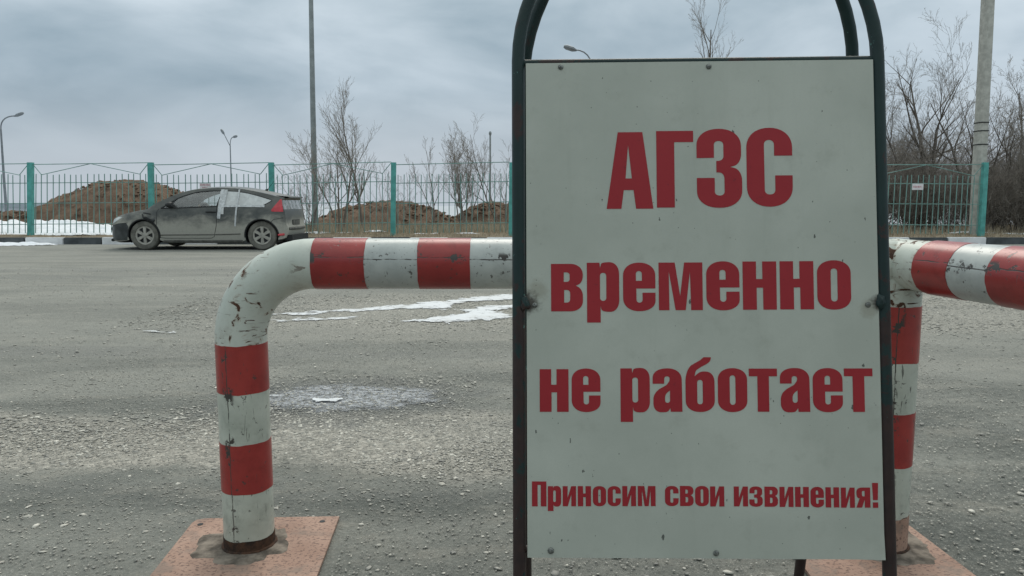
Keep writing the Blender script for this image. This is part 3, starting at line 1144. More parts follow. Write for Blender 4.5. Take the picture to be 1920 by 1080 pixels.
G['З'] = [[(0, .63), (0, 1, .21, .49), (.985, 1, .49, .22), (.985, .55, .14, .16), (.74, .516), (1, .475, .16, .14), (1, 0, .22, .49), (0, 0, .49, .21), (0, .378), (.395, .378), (.395, .155, .05, .105), (.61, .155, .105, .05), (.61, .445, .08, .12), (.435, .447), (.435, .592), (.595, .595, .12, .06), (.595, .845, .05, .10), (.385, .845, .10, .05), (.385, .632)]]
G['з'] = [[(.02, .66), (.02, 1, .20, .48), (.97, 1, .47, .20), (.97, .56, .12, .16), (.78, .52), (1, .48, .16, .14), (1, 0, .22, .49), (0, 0, .49, .20), (0, .36), (.39, .36), (.39, .16, .05, .10), (.60, .16, .10, .05), (.60, .445, .07, .10), (.36, .445), (.36, .60), (.59, .60, .10, .06), (.59, .835, .05, .10), (.395, .835, .10, .05), (.395, .66)]]
G['я'] = [[(1, 0), (1, 1), (.02, 1, .42, .22), (.02, .50, .20, .14), (.24, .46), (0, 0), (.40, 0), (.60, .40), (.60, 0)],
          [(.60, .56), (.41, .56, .10, .06), (.41, .83, .06, .10), (.60, .83)]]
G['!'] = [[(.0, 1), (1, 1), (.90, .31), (.12, .31)], [(.07, 0), (.07, .22), (.95, .22), (.95, 0)]]
G['а'] = [[(.0, .645), (.0, 1, .22, .48), (.985, 1, .47, .26), (1, 0), (.605, 0), (.595, .085), (.50, -.01, .05, .12), (.02, -.01, .26, .20), (.02, .40, .12, .14), (.22, .52), (.47, .615), (.575, .71, .06, .03), (.575, .815, .05, .09), (.395, .815, .08, .06), (.39, .645)],
          [(.585, .49), (.585, .205, .06, .09), (.415, .205, .09, .06), (.415, .40, .08, .10)]]
G['б'] = [[(0, .0, .26, .49), (1, .0, .49, .26), (.995, .92, .24, .30), (.50, .92, .10, .12), (.315, .81), (.36, .945, .05, .05), (.56, 1.03), (.74, 1.09), (.86, 1.155, .05, .05), (.885, 1.245), (.63, 1.245), (.52, 1.18), (.33, 1.11), (.15, 1.04, .08, .10), (.0, .84, .14, .16)],
          rr(.40, .175, .59, .73, .095, .065)]

LET = [('А', 0.1505, 0.2376, 0.6448, 0.7895), ('Г', 0.2442, 0.3132, 0.6467, 0.7911), ('З', 0.3191, 0.4032, 0.6456, 0.7945), ('С', 0.4118, 0.4967, 0.647, 0.7956),
       ('в', 0.0457, 0.105, 0.4532, 0.542), ('р', 0.1126, 0.1726, 0.4531, 0.5439), ('е', 0.1797, 0.2398, 0.4531, 0.5438), ('м', 0.2459, 0.3271, 0.4548, 0.5436), ('е', 0.3339, 0.3952, 0.4542, 0.5455), ('н', 0.4012, 0.4634, 0.4553, 0.5449), ('н', 0.4696, 0.5316, 0.4557, 0.5451), ('о', 0.538, 0.5999, 0.455, 0.5465),
       ('н', 0.0237, 0.0772, 0.267, 0.3459), ('е', 0.083, 0.1363, 0.2666, 0.3471), ('р', 0.1733, 0.2274, 0.267, 0.3472), ('а', 0.2328, 0.2871, 0.2672, 0.3472), ('б', 0.2932, 0.3468, 0.2668, 0.3478), ('о', 0.3526, 0.4064, 0.2667, 0.3475), ('т', 0.4097, 0.4613, 0.2674, 0.3466), ('а', 0.4665, 0.521, 0.2672, 0.3476), ('е', 0.5262, 0.5807, 0.2666, 0.3475), ('т', 0.5835, 0.6354, 0.2671, 0.3467),
       ('П', 0.0086, 0.0353, 0.0935, 0.1391), ('р', 0.0379, 0.0624, 0.0937, 0.1305), ('и', 0.0654, 0.0899, 0.0939, 0.1306), ('н', 0.0931, 0.1175, 0.094, 0.1308), ('о', 0.1209, 0.1451, 0.0942, 0.1309), ('с', 0.1481, 0.1721, 0.0943, 0.131), ('и', 0.1751, 0.2, 0.0945, 0.1312), ('м', 0.2034, 0.2359, 0.0947, 0.1313),
       ('с', 0.2532, 0.2781, 0.0949, 0.1316), ('в', 0.2807, 0.3054, 0.0951, 0.1317), ('о', 0.3083, 0.3333, 0.0948, 0.1318), ('и', 0.3357, 0.3615, 0.0946, 0.131),
       ('и', 0.3789, 0.4047, 0.0948, 0.131), ('з', 0.4071, 0.4314, 0.0944, 0.1312), ('в', 0.4348, 0.4591, 0.0944, 0.1309), ('и', 0.4621, 0.4873, 0.0941, 0.1306), ('н', 0.4903, 0.5154, 0.0943, 0.1306), ('е', 0.5183, 0.5425, 0.0935, 0.1307), ('н', 0.5455, 0.5701, 0.0936, 0.1301), ('и', 0.5734, 0.5984, 0.0932, 0.1296), ('я', 0.601, 0.6265, 0.0934, 0.1298), ('!', 0.63, 0.641, 0.0931, 0.1382)]


def in_poly(x, y, P):
    c = False
    j = len(P) - 1
    for i in range(len(P)):
        xi, yi, xj, yj = P[i][0], P[i][1], P[j][0], P[j][1]
        if (yi > y) != (yj > y) and x < (xj - xi) * (y - yi) / (yj - yi) + xi:
            c = not c
        j = i
    return c


GC = {}
for ch in G:
    loops = [rounded(l) for l in G[ch]]
    pts, edges = [], []
    for l in loops:
        # drop doubled points
        q = [l[0]]
        for p in l[1:]:
            if (p - q[-1]).length > 1e-4:
                q.append(p)
        if (q[0] - q[-1]).length < 1e-4:
            q.pop()
        o = len(pts)
        pts += q
        edges += [(o + i, o + (i + 1) % len(q)) for i in range(len(q))]
    # a few inner points so that the letter follows the sheet
    v2, e2, f2, _, _, _ = geometry.delaunay_2d_cdt(pts, edges, [], 0, 1e-6)
    keep = []
    for f in f2:
        c = sum((Vector(v2[k]) for k in f), Vector((0, 0))) / len(f)
        if sum(in_poly(c.x, c.y, l) for l in loops) % 2 == 1:
            keep.append(tuple(f))
    GC[ch] = ([tuple(v) for v in v2], keep)
for ch, u0, u1, v0, v1 in LET:
    vv, ff = GC[ch]
    mb = MB()
    mb.add([sl(u0 + (u1 - u0) * x, -0.0005, v0 + (v1 - v0) * y) for x, y in vv], ff)
    mb.build('letter', M['letter'], board)
# ================================================================== parked car
CARX, CARY = -8.215, 17.40
car = thing('parked_car', 'dirty dark three-door hatchback with taped plastic over its rear side window', 'car', (CARX + 1.3, CARY, 0))
TOP = [(-.86, .52), (-.84, .60), (-.77, .69), (-.64, .745), (-.42, .815), (-.16, .87), (.05, .905), (.30, 1.055), (.53, 1.17), (.72, 1.25), (.92, 1.31), (1.14, 1.352), (1.5, 1.382), (1.75, 1.385), (2.08, 1.367), (2.40, 1.317), (2.73, 1.245), (2.95, 1.19), (3.09, 1.165)]
REAR = [(3.085, 1.138), (3.055, 1.115), (3.075, 1.01), (3.095, .905), (3.115, .87), (3.135, .70), (3.14, .56), (3.165, .52), (3.17, .40), (3.12, .27), (3.04, .235)]
WB, WR, AR = 2.625, 0.315, 0.365


def arc(cx_):
    return [(cx_ + AR * math.cos(a), WR + AR * math.sin(a)) for a in np.linspace(R(-14), R(194), 21)]


BOT = [(3.01, .235)] + arc(WB) + [(2.2, .19), (1.6, .185), (1.0, .185), (.42, .19)] + arc(0) + [(-.42, .205), (-.66, .20), (-.81, .215), (-.85, .33)]


def dens(P, step=0.05):
    out = []
    for a, b in zip(P[:-1], P[1:]):
        L = math.dist(a, b)
        n = max(1, int(L / step))
        out += [(a[0] + (b[0] - a[0]) * k / n, a[1] + (b[1] - a[1]) * k / n) for k in range(n)]
    out.append(P[-1])
    return out


def spl(P, sub=4):
    out = []
    n = len(P)
    for i in range(n - 1):
        p0, p1, p2, p3 = (Vector(P[max(i - 1, 0)]), Vector(P[i]), Vector(P[i + 1]), Vector(P[min(i + 2, n - 1)]))
        for k in range(sub):
            t = k / sub
            out.append(tuple(0.5 * ((2 * p1) + (p2 - p0) * t + (2 * p0 - 5 * p1 + 4 * p2 - p3) * t * t + (3 * p1 - p0 - 3 * p2 + p3) * t ** 3)))
    out.append(tuple(P[-1]))
    return out


TOPS = spl(TOP[:7], 3)[:-1] + spl(TOP[6:], 3)
tx = np.array([p[0] for p in TOPS])
tz = np.array([p[1] for p in TOPS])


def smooth_tab(xp, fp, sig):
    xs_ = np.linspace(xp[0] - .3, xp[-1] + .3, 900)
    f_ = np.interp(xs_, xp, fp)
    st = xs_[1] - xs_[0]
    k = np.exp(-.5 * (np.arange(-60, 61) * st / sig) ** 2)
    return xs_, np.convolve(np.pad(f_, 60, mode='edge'), k / k.sum(), mode='valid')


WT = smooth_tab([-.88, -.82, -.73, -.55, -.2, .3, 1.5, 2.6, 2.92, 3.06, 3.13, 3.18], [.55, .64, .73, .81, .865, .880, .884, .880, .855, .80, .74, .68], .03)
GT = smooth_tab([.18, .30, .45, .62, .80, .93, 1.05, 1.20, 1.35, 1.42], [.955, .985, .995, 1.0, .985, .955, .885, .795, .70, .65], .05)


def half_w(u, z):
    w = np.interp(u, *WT)
    g = np.interp(z, *GT)
    if u < 0.25:
        zt = np.interp(u, tx, tz)
        k = max(0, 1 - (zt - z) / 0.16)
        g *= 1 - 0.10 * k * k * min(1, (0.25 - u) / 0.3)
    # crease over the wheel arches
    for cx_ in (0, WB):
        d = math.hypot(u - cx_, z - WR)
        if z > WR - 0.1:
            g += 0.014 * math.exp(-((d - AR) / 0.07) ** 2)
    return float(w * g)


def cw(u, y, z):
    return Vector((CARX + u, CARY + y, z))


W_FRONT = spl([(.40, .925), (.54, 1.015), (.73, 1.14), (.95, 1.23), (1.15, 1.283), (1.42, 1.312), (1.68, 1.318)], 2) + [(1.71, 1.306), (1.635, .972), (1.0, .945)]
W_REAR = [(1.78, 1.318)] + spl([(2.02, 1.306), (2.30, 1.262), (2.60, 1.185), (2.82, 1.118)], 2) + [(2.84, 1.095), (2.66, .985), (2.2, .978), (1.715, .972)]
DOOR = [(.36, .28), (.30, .50), (.31, .85), (.36, .92), (.40, .925), (1.0, .945), (1.635, .972), (1.645, .80), (1.63, .55), (1.57, .30), (1.50, .265), (.5, .265)]
TAILL = [(2.845, .885), (2.865, .855), (3.095, .85), (3.088, .905), (3.058, 1.07), (3.04, 1.138), (3.005, 1.115)]
HEADL = [(-.84, .60), (-.77, .68), (-.62, .732), (-.50, .735), (-.60, .67), (-.72, .61), (-.80, .565), (-.84, .545)]
outline = TOPS + REAR + dens(BOT, 0.06) 
BUMP = [(-.84, .535), (-.60, .59), (-.40, .605), (-.345, .52), (-.40, .215), (-.66, .208), (-.80, .222), (-.842, .33), (-.852, .5)]
regs = [W_FRONT, W_REAR, DOOR, TAILL, HEADL, BUMP]
pts = [Vector(p) for p in outline]
edges = [(i, (i + 1) % len(pts)) for i in range(len(pts))]
for r_ in regs:
    q = dens(list(r_) + [r_[0]], 0.06)[:-1]
    o = len(pts)
    pts += [Vector(p) for p in q]
    edges += [(o + i, o + (i + 1) % len(q)) for i in range(len(q))]
for u in np.arange(-.88, 3.34, .055):
    for z in np.arange(.2, 1.42, .055):
        if in_poly(u, z, outline):
            pts.append(Vector((u + 0.006 * math.sin(z * 50), z)))
v2, e2, f2, _, _, _ = geometry.delaunay_2d_cdt(pts, edges, [], 0, 1e-5)
v2 = [tuple(v) for v in v2]
hw = [half_w(u, z) for u, z in v2]
cls = {k: [] for k in ('body', 'door', 'gf', 'gr', 'tl', 'hl', 'fb')}
for f in f2:
    cu = sum(v2[k][0] for k in f) / len(f)
    cz = sum(v2[k][1] for k in f) / len(f)
    if not in_poly(cu, cz, outline):
        continue
    if in_poly(cu, cz, W_FRONT):
        cls['gf'].append(f)
    elif in_poly(cu, cz, W_REAR):
        cls['gr'].append(f)
    elif in_poly(cu, cz, TAILL):
        cls['tl'].append(f)
    elif in_poly(cu, cz, BUMP):
        cls['fb'].append(f)
    elif in_poly(cu, cz, HEADL):
        cls['hl'].append(f)
    elif in_poly(cu, cz, DOOR):
        cls['door'].append(f)
    else:
        cls['body'].append(f)


def side_mesh(faces, sgn, off=0.0):
    used = sorted({k for f in faces for k in f})
    mp = {k: i for i, k in enumerate(used)}
    vs_ = [cw(v2[k][0], sgn * (hw[k] + off), v2[k][1]) for k in used]
    return vs_, [tuple(mp[k] for k in f) for f in faces]


def weld_build(mb, name, mat, par, ang=35, weldd=0.001):
    me = bpy.data.meshes.new(name)
    me.from_pydata(mb.v, [], mb.f)
    bm = bmesh.new()
    bm.from_mesh(me)
    bmesh.ops.remove_doubles(bm, verts=bm.verts, dist=weldd)
    bmesh.ops.recalc_face_normals(bm, faces=bm.faces)
    bm.to_mesh(me)
    bm.free()
    me.materials.append(mat)
    smooth_mesh(me, ang)
    return put(name, me, par)


# cross panels between the two sides along the silhouette
NOSE = [(-.62, .20), (-.81, .215), (-.845, .33), (-.856, .43)]
loop = NOSE + TOPS + REAR
nT = len(NOSE) + len(TOPS)


def crown(u, z, i):
    if i < nT:
        return float(np.interp(u, [-.90, -.75, -.5, .0, .1, .5, 1.0, 2.0, 3.19], [.12, .09, .045, .03, .05, .07, .05, .04, .03]))
    return 0.012


NC = 14
cross = {k: MB() for k in ('body', 'windscreen', 'backlight', 'bumper')}
for i in range(len(loop) - 1):
    a, b = Vector(loop[i]), Vector(loop[i + 1])
    mid = (a + b) / 2
    kind = 'body'
    if i < nT and .05 <= mid.x < .98 and mid.y > .905:
        kind = 'windscreen'
    elif i < nT and mid.x < -.5 and mid.y < .56:
        kind = 'bumper'
    elif i >= nT and mid.y > .93 and mid.y < 1.118 and mid.x < 3.115:
        kind = 'backlight'
    row = []
    for idx, p in ((i, a), (i + 1, b)):
        pr = Vector(loop[max(idx - 1, 0)])
        nx2 = Vector(loop[min(idx + 1, len(loop) - 1)])
        t_ = (nx2 - pr).normalized()
        nn = Vector((-t_.y, t_.x))
        if idx in (nT - 1, nT):
            nn = Vector((0.3, 0.3))
        h = half_w(p.x, p.y)
        cr_ = crown(p.x, p.y, idx)
        r_ = []
        for k in range(NC + 1):
            s_ = -1 + 2 * k / NC
            o = nn * cr_ * (1 - s_ * s_)
            r_.append(cw(p.x + o.x, s_ * h, p.y + o.y))
        row.append(r_)
    for k in range(NC):
        edge_k = k == 0 or k == NC - 1
        tgt = cross['body'] if (kind != 'body' and edge_k and kind == 'windscreen') else cross[kind]
        tgt.add([row[0][k], row[0][k + 1], row[1][k + 1], row[1][k]], [(0, 1, 2, 3)])
mb = MB()
mb.v, mb.f, mb.uv = list(cross['body'].v), list(cross['body'].f), list(cross['body'].uv)
for sgn in (-1, 1):
    mb.add(*side_mesh(cls['body'], sgn))
body = weld_build(mb, 'body', M['paint'], car)
fbm_ = MB()
fbm_.v, fbm_.f, fbm_.uv = list(cross['bumper'].v), list(cross['bumper'].f), list(cross['bumper'].uv)
for sgn in (-1, 1):
    fbm_.add(*side_mesh(cls['fb'], sgn, 0.001))
fbo = weld_build(fbm_, 'front_bumper', M['bumper'], car)
fbo['label'] = 'dark front bumper, cleaner than the dusty doors'
weld_build(cross['windscreen'], 'windscreen', M['glass'], car)
weld_build(cross['backlight'], 'rear_window', M['dark_glass'], car)
doors = []
for sgn in (-1, 1):
    d = MB().add(*side_mesh(cls['door'], sgn, 0.002))
    dr = weld_build(d, 'door', M['paint'], car)
    doors.append(dr)
    weld_build(MB().add(*side_mesh(cls['gf'], sgn)), 'door_window', M['glass'], dr)
    q = weld_build(MB().add(*side_mesh(cls['gr'], sgn)), 'quarter_window', M['film'] if sgn < 0 else M['glass'], car)
    if sgn < 0:
        q['label'] = 'rear side window covered with cloudy plastic film'
    weld_build(MB().add(*side_mesh(cls['tl'], sgn, 0.006)), 'tail_lamp', M['lampred'], car)
    weld_build(MB().add(*side_mesh(cls['hl'], sgn, 0.004)), 'headlamp', M['lampclear'], car)


def on_side(P, sgn, off=0.0):
    return [cw(u, sgn * (half_w(u, z) + off), z) for u, z in dens(P, 0.05)]


for sgn in (-1, 1):
    dr = doors[0 if sgn < 0 else 1]
    MB().tube(on_side(W_FRONT + [W_FRONT[0]], sgn, 0.001), 0.014, 6, False).build('window_trim', M['blackp'], dr, True)
    MB().tube(on_side(W_REAR + [W_REAR[0]], sgn, 0.001), 0.009, 6, False).build('window_trim', M['blackp'], body, True)
    MB().tube(on_side(DOOR[-1:] + DOOR[:4], sgn, 0.0), 0.006, 6, False).build('door_gap', M['blackp'], body, True)
    MB().tube(on_side(DOOR[6:], sgn, 0.0), 0.006, 6, False).build('door_gap', M['blackp'], body, True)
    MB().tube(on_side([(.58, .93), (.70, 1.12)], sgn, 0.002), 0.012, 6, False).build('window_divider', M['blackp'], dr, True)
    # rubbing moulding low on the door and behind it
    MB().tube(on_side([(.36, .335), (1.58, .345)], sgn, 0.002), 0.012, 6).build('side_moulding', M['dustp'], dr, True)
    MB().tube(on_side([(1.60, .345), (2.16, .36)], sgn, 0.002), 0.012, 6).build('side_moulding', M['dustp'], body, True)
    # sill skirt
    MB().tube(on_side([(.42, .20), (2.2, .20)], sgn, -0.03), 0.045, 8).build('sill', M['dustp'], car, True)
    # arch lips
    for cx_ in (0, WB):
        lip = [(cx_ + (AR + .004) * math.cos(a), WR + (AR + .004) * math.sin(a)) for a in np.linspace(R(-5), R(185), 24)]
        MB().tube(on_side(lip, sgn, -0.004), 0.016, 6).build('arch_lip', M['blackp'], body, True)
    # bumper seams, fuel/wing lines
    MB().tube(on_side([(-.82, .52), (-.60, .585), (-.36, .605)], sgn, 0.0), 0.006, 6, False).build('bumper_gap', M['blackp'], body, True)
    MB().tube(on_side([(2.82, .60), (2.90, .68), (3.09, .715)], sgn, 0.0), 0.006, 6, False).build('bumper_gap', M['blackp'], body, True)
    # handle
    hd = MB()
    hpts = [cw(u, sgn * (half_w(u, .845) + o), .845 + dz) for u, o, dz in ((1.40, .0, 0), (1.43, .028, .002), (1.52, .034, .004), (1.60, .028, .002), (1.63, .0, 0))]
    hd.tube(hpts, [.010, .014, .016, .014, .010], 8)
    hd.build('handle', M['blackp'], dr, True)
    # mirror
    mm = MB()
    bm = bmesh.new()
    bmesh.ops.create_uvsphere(bm, u_segments=16, v_segments=10, radius=1)
    cpt = cw(.64, sgn * (half_w(.64, .99) + .11), 1.005)
    for v in bm.verts:
        q = v.co.copy()
        q.x = max(q.x, -1) if q.x < 0.55 else 0.55
        v.co = cpt + Vector((q.x * .10, q.y * .11, q.z * .065))
    me = bpy.data.meshes.new('mirror')
    bm.to_mesh(me)
    bm.free()
    me.materials.append(M['blackp'])
    smooth_mesh(me, 40)
    put('mirror', me, dr)
    MB().tube([cw(.62, sgn * half_w(.62, .95), .955), cw(.64, sgn * (half_w(.64, .97) + .08), .975)], .022, 8).build('mirror_stalk', M['blackp'], dr, True)
    # fog/reflector low on the rear bumper
    MB().tube(on_side([(2.98, .335), (3.10, .345)], sgn, 0.0), .026, 8).build('rear_reflector', M['lampred'], car, True)

# front: bumper grille mouth and lower spoiler
MB().tube([cw(-.86 - .10 * (1 - s_ * s_), s_ * .52, .46) for s_ in np.linspace(-1, 1, 13)], .05, 8).build('grille', M['blackp'], car, True)
MB().tube([cw(-.82 - .10 * (1 - s_ * s_), s_ * .64, .215) for s_ in np.linspace(-1, 1, 13)], .035, 8).build('bumper_lip', M['blackp'], car, True)
# rear: spoiler, plate recess, bumper strip, wiper, exhaust, antenna
sp = MB()
pts_ = []
for s_ in np.linspace(-1, 1, 13):
    pts_.append(s_)
for k in range(12):
    a, b = pts_[k], pts_[k + 1]
    q = []
    for s_ in (a, b):
        bu = .015 * (1 - s_ * s_)
        q += [cw(2.90 + bu, s_ * .60, 1.215), cw(3.17 + bu, s_ * .57, 1.190), cw(3.175 + bu, s_ * .57, 1.163), cw(3.05 + bu, s_ * .58, 1.14)]
    sp.add(q, [(0, 4, 5, 1), (1, 5, 6, 2), (2, 6, 7, 3), (3, 7, 4, 0)])
weld_build(sp, 'spoiler', M['paint'], car, 30)
MB().box(cw(3.145, 0, .60), (.03, .56, .13)).build('plate_recess', M['blackp'], car)
MB().box(cw(3.163, 0, .60), (.008, .52, .11)).build('number_plate', M['dustp'], car)
MB().tube([cw(3.155 + .04 * (1 - s_ * s_), s_ * .62, .47) for s_ in np.linspace(-1, 1, 13)], .035, 8).build('bumper_strip', M['dustp'], car, True)
MB().tube([cw(3.085, -.02, .92), cw(3.075, .2, 1.0), cw(3.06, .34, 1.06)], .010, 6).build('rear_wiper', M['blackp'], car, True)
MB().tube([cw(2.95, .45, .22), cw(3.18, .45, .225)], .028, 12).build('exhaust', M['rust'], car, True)
MB().tube([cw(2.47, 0, 1.335), cw(2.53, 0, 1.365)], [.03, .018], 8).build('antenna_base', M['blackp'], car, True)
MB().tube([cw(2.51, 0, 1.36), cw(2.68, 0, 1.56)], .005, 6).build('antenna', M['blackp'], car, True)
# dents and damage on the front wing: torn black trim hanging from the fender
MB().tube(on_side([(-.02, .80), (.02, .73), (.12, .70), (.20, .66), (.26, .645)], -1, 0.012), [.012 + .012 * (k % 3) for k in range(len(on_side([(-.02, .80), (.02, .73), (.12, .70), (.20, .66), (.26, .645)], -1)))], 7).build('torn_trim', M['blackp'], car, True)
MB().tube(on_side([(.0, .83), (.10, .815), (.17, .80)], -1, 0.004), .013, 7).build('torn_trim', M['blackp'], car, True)


# tape strips over the plastic
def strip(P, w, name='tape_strip'):
    q = dens(P, 0.04)
    mb = MB()
    for i in range(len(q)):
        a = Vector(q[max(i - 1, 0)])
        b = Vector(q[min(i + 1, len(q) - 1)])
        t_ = (b - a).normalized()
        nn = Vector((-t_.y, t_.x)) * w / 2 * (1 + .15 * noise.noise(Vector((i * .8, w * 90, P[0][0]))))
        for s_ in (-1, 1):
            u, z = q[i][0] + nn.x * s_, q[i][1] + nn.y * s_
            mb.v.append(tuple(cw(u, -(half_w(u, z) + .017), z)))
        if i:
            k = 2 * i
            mb.f.append((k - 2, k - 1, k + 1, k))
            mb.uv.append(None)
    return mb.build(name, M['tape'], car, True)


strip([(1.72, 1.35), (1.725, 1.0), (1.69, .70)], .075)
strip([(1.80, 1.345), (1.78, .96)], .06)
strip([(2.09, 1.35), (2.085, .95), (2.055, .53)], .038)
strip([(1.68, .972), (2.2, .978), (2.70, .973)], .04)
# plastic sheet over the door pillar
ps = MB()
for i in range(7):
    for j in range(9):
        u, z = 1.67 + .13 * i / 6, .80 + .53 * j / 8
        ps.v.append(tuple(cw(u, -(half_w(u, z) + .012 + .003 * noise.noise(Vector((u * 20, z * 12, 0)))), z)))
for i in range(6):
    for j in range(8):
        a = i * 9 + j
        ps.f.append((a, a + 9, a + 10, a + 1))
        ps.uv.append(None)
ps.build('plastic_sheet', M['film'], car, True)

# under-body, cabin
MB().box(cw(1.3, 0, .27), (3.9, 1.30, .12)).build('underbody', M['blackp'], car)
MB().box(cw(1.35, 0, .40), (1.9, 1.45, .10)).build('cabin_floor', M['seat'], car)
MB().box(cw(.42, 0, .80), (.36, 1.42, .22)).build('dashboard', M['seat'], car)
for cx_ in (0, WB):
    MB().box(cw(cx_, 0, .45), (.74, 1.06, .50)).build('wheel_well', M['blackp'], car)
    for sgn in (-1, 1):
        ln = MB()
        A_ = [(cx_ + (AR - .004) * math.cos(a), WR + (AR - .004) * math.sin(a)) for a in np.linspace(R(-25), R(205), 26)]
        ln.v = [tuple(cw(u, sgn * y, z)) for u, z in A_ for y in (.45, half_w(u, z) - .004)]
        ln.f = [(2 * k, 2 * k + 1, 2 * k + 3, 2 * k + 2) for k in range(len(A_) - 1)]
        ln.uv = [None] * len(ln.f)
        ln.build('arch_liner', M['blackp'], car, True)
for ys in (-.36, .36):
    st = MB()
    st.box(cw(1.30, ys, .56), (.50, .48, .16))
    st.box(cw(1.60, ys, .84), (.14, .46, .56), Matrix.Rotation(R(14), 3, 'Y'))
    s1 = st.build('seat', M['seat'], car)
    MB().box(cw(1.70, ys, 1.19), (.09, .26, .16), Matrix.Rotation(R(14), 3, 'Y')).build('headrest', M['seat'], s1)
rs_ = MB()
rs_.box(cw(2.30, 0, .80), (.16, 1.2, .5), Matrix.Rotation(R(16), 3, 'Y'))
rs_.build('rear_seat', M['seat'], car)
sw = MB()
cc_ = cw(.92, -.36, .93)
sw.tube([cc_ + Matrix.Rotation(R(-24), 3, 'Y') @ Vector((0, .18 * math.cos(a), .18 * math.sin(a))) for a in np.linspace(0, 2 * math.pi, 25)], .014, 6, False)
sw.tube([cc_ + Vector((-.02, -.16, 0)), cc_ + Vector((-.05, 0, -.02)), cc_ + Vector((-.02, .16, 0))], .02, 6)
sw.build('steering_wheel', M['blackp'], car, True)


# wheels
def wheel(cx_, sgn):
    yc = sgn * .745
    w = MB()
    prof = [(.215, -.095), (.268, -.106), (.304, -.10), (.322, -.075), (.326, 0), (.322, .075), (.304, .10), (.268, .106), (.215, .095), (.205, .0)]
    w.lathe(prof, cw(cx_, yc, .326), 'Y', 40, True)
    wh = w.build('wheel', M['tyre'], car, True)
    o = sgn
    y0 = yc + o * .055
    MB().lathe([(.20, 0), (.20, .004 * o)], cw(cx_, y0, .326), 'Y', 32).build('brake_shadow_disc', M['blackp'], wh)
    rim = MB()
    rim.lathe([(.172, .02 * o), (.205, .034 * o), (.213, .022 * o), (.210, -.02 * o), (.18, -.01 * o)], cw(cx_, y0, .326), 'Y', 40, True)
    rim.build('rim', M['rim'], wh, True)
    hub = MB()
    hub.lathe([(.062, .0), (.060, .036 * o), (.030, .042 * o), (.028, .046 * o)], cw(cx_, y0, .326), 'Y', 24)
    hub.build('hub_cap', M['rim'], wh, True)
    for k in range(6):
        a = k * math.pi / 3 + math.pi / 2
        e1 = Vector((math.cos(a), 0, math.sin(a)))
        e2 = Vector((-math.sin(a), 0, math.cos(a)))
        c0 = cw(cx_, y0, .326)
        q = []
        for rr_, hw_, hh in ((.045, .030, .034), (.11, .034, .036), (.185, .041, .026)):
            for s_, up_ in ((-1, 0), (-.8, 1), (.8, 1), (1, 0)):
                q.append(c0 + e1 * rr_ + e2 * hw_ * s_ + Vector((0, o * (hh if up_ else .012), 0)))
        s2 = MB()
        fs_ = []
        for j in range(2):
            for i in range(3):
                fs_.append((j * 4 + i, j * 4 + i + 1, j * 4 + i + 5, j * 4 + i + 4))
        s2.add(q, fs_)
        s2.build('spoke', M['rim'], wh, True)


for cx_ in (0, WB):
    for sgn in (-1, 1):
        wheel(cx_, sgn)

# ================================================================== fence
fence = thing('metal_fence', 'turquoise iron picket fence with zigzag top along the kerb', 'fence', (0, 20, 0.17))
rnd = random.Random(3)
PX = [-16.25, -12.99, -9.72, -6.46, -3.21, -0.03, 3.15, 6.33, 9.50, 12.66]
LEAN = [.10, .13, .07, .03, .05, .02, .02, .02, .02, -.02]
ZB, ZT = 0.10, 2.11


def fx(i, z):
    return PX[i] + LEAN[i] * (z - 0.2) / 1.9


def bpost(i):
    mb = MB()
    w = .062
    t0, t1 = fx(i, ZB), fx(i, ZT + (.03 if i < 3 else 0))
    vs_ = [(t + a * w, 20 + b * w, z) for t, z in ((t0, ZB), (t1, ZT + .02)) for a, b in ((-1, -1), (1, -1), (1, 1), (-1, 1))]
    mb.add(vs_, [(0, 1, 5, 4), (1, 2, 6, 5), (2, 3, 7, 6), (3, 0, 4, 7), (4, 5, 6, 7)])
    return mb.build('post', M['post'], fence)


for i in range(len(PX)):
    bpost(i)
pk = MB().tube([(0, 0, 0), (0, 0, 1)], .0115, 6).mesh('picket', M['picket'], True)
for i in range(len(PX) - 1):
    a, b = i, i + 1
    droop = rnd.uniform(-.02, .02)
    dzr = rnd.uniform(-.015, .03)

    def bar_(p, q, name='rail', r_=.0115):
        MB().tube([p, q], r_, 6).build(name, M['picket'], fence, True)

    def pt(f, z):
        za = z + (dzr * (2 * f - 1))
        return Vector((fx(a, z) * (1 - f) + fx(b, z) * f, 20.0, za + droop))
    for z in (1.585, 1.045, .485):
        bar_(pt(.02, z), pt(.98, z))
    bar_(pt(.02, 2.075), pt(.98, 2.10), 'top_rail')
    n = 20
    fr = [(k + 0.9) / (n + .8) for k in range(n)]
    plain = (i == 4)
    if not plain:
        zz = [pt(.02, 2.08), pt(fr[1], 1.80), pt(.5, 2.085), pt(fr[-2], 1.80), pt(.98, 2.08)]
        for p, q in zip(zz[:-1], zz[1:]):
            bar_(p, q, 'zigzag_bar', .010)
    for f in fr:
        lo, hi = pt(f, .245), pt(f, 1.81)
        lo.y = hi.y = 19.985
        d = hi - lo
        o = bpy.data.objects.new('picket', pk)
        col.objects.link(o)
        o.parent = fence
        o.matrix_parent_inverse = Matrix.Translation(fence.location).inverted()
        o.location = lo + Vector((rnd.uniform(-.006, .006), 0, 0))
        d.x += rnd.gauss(0, .012)
        q = d.to_track_quat('Z', 'Y')
        o.rotation_euler = q.to_euler()
        o.scale = (1, 1, d.length + rnd.uniform(-.015, .015))


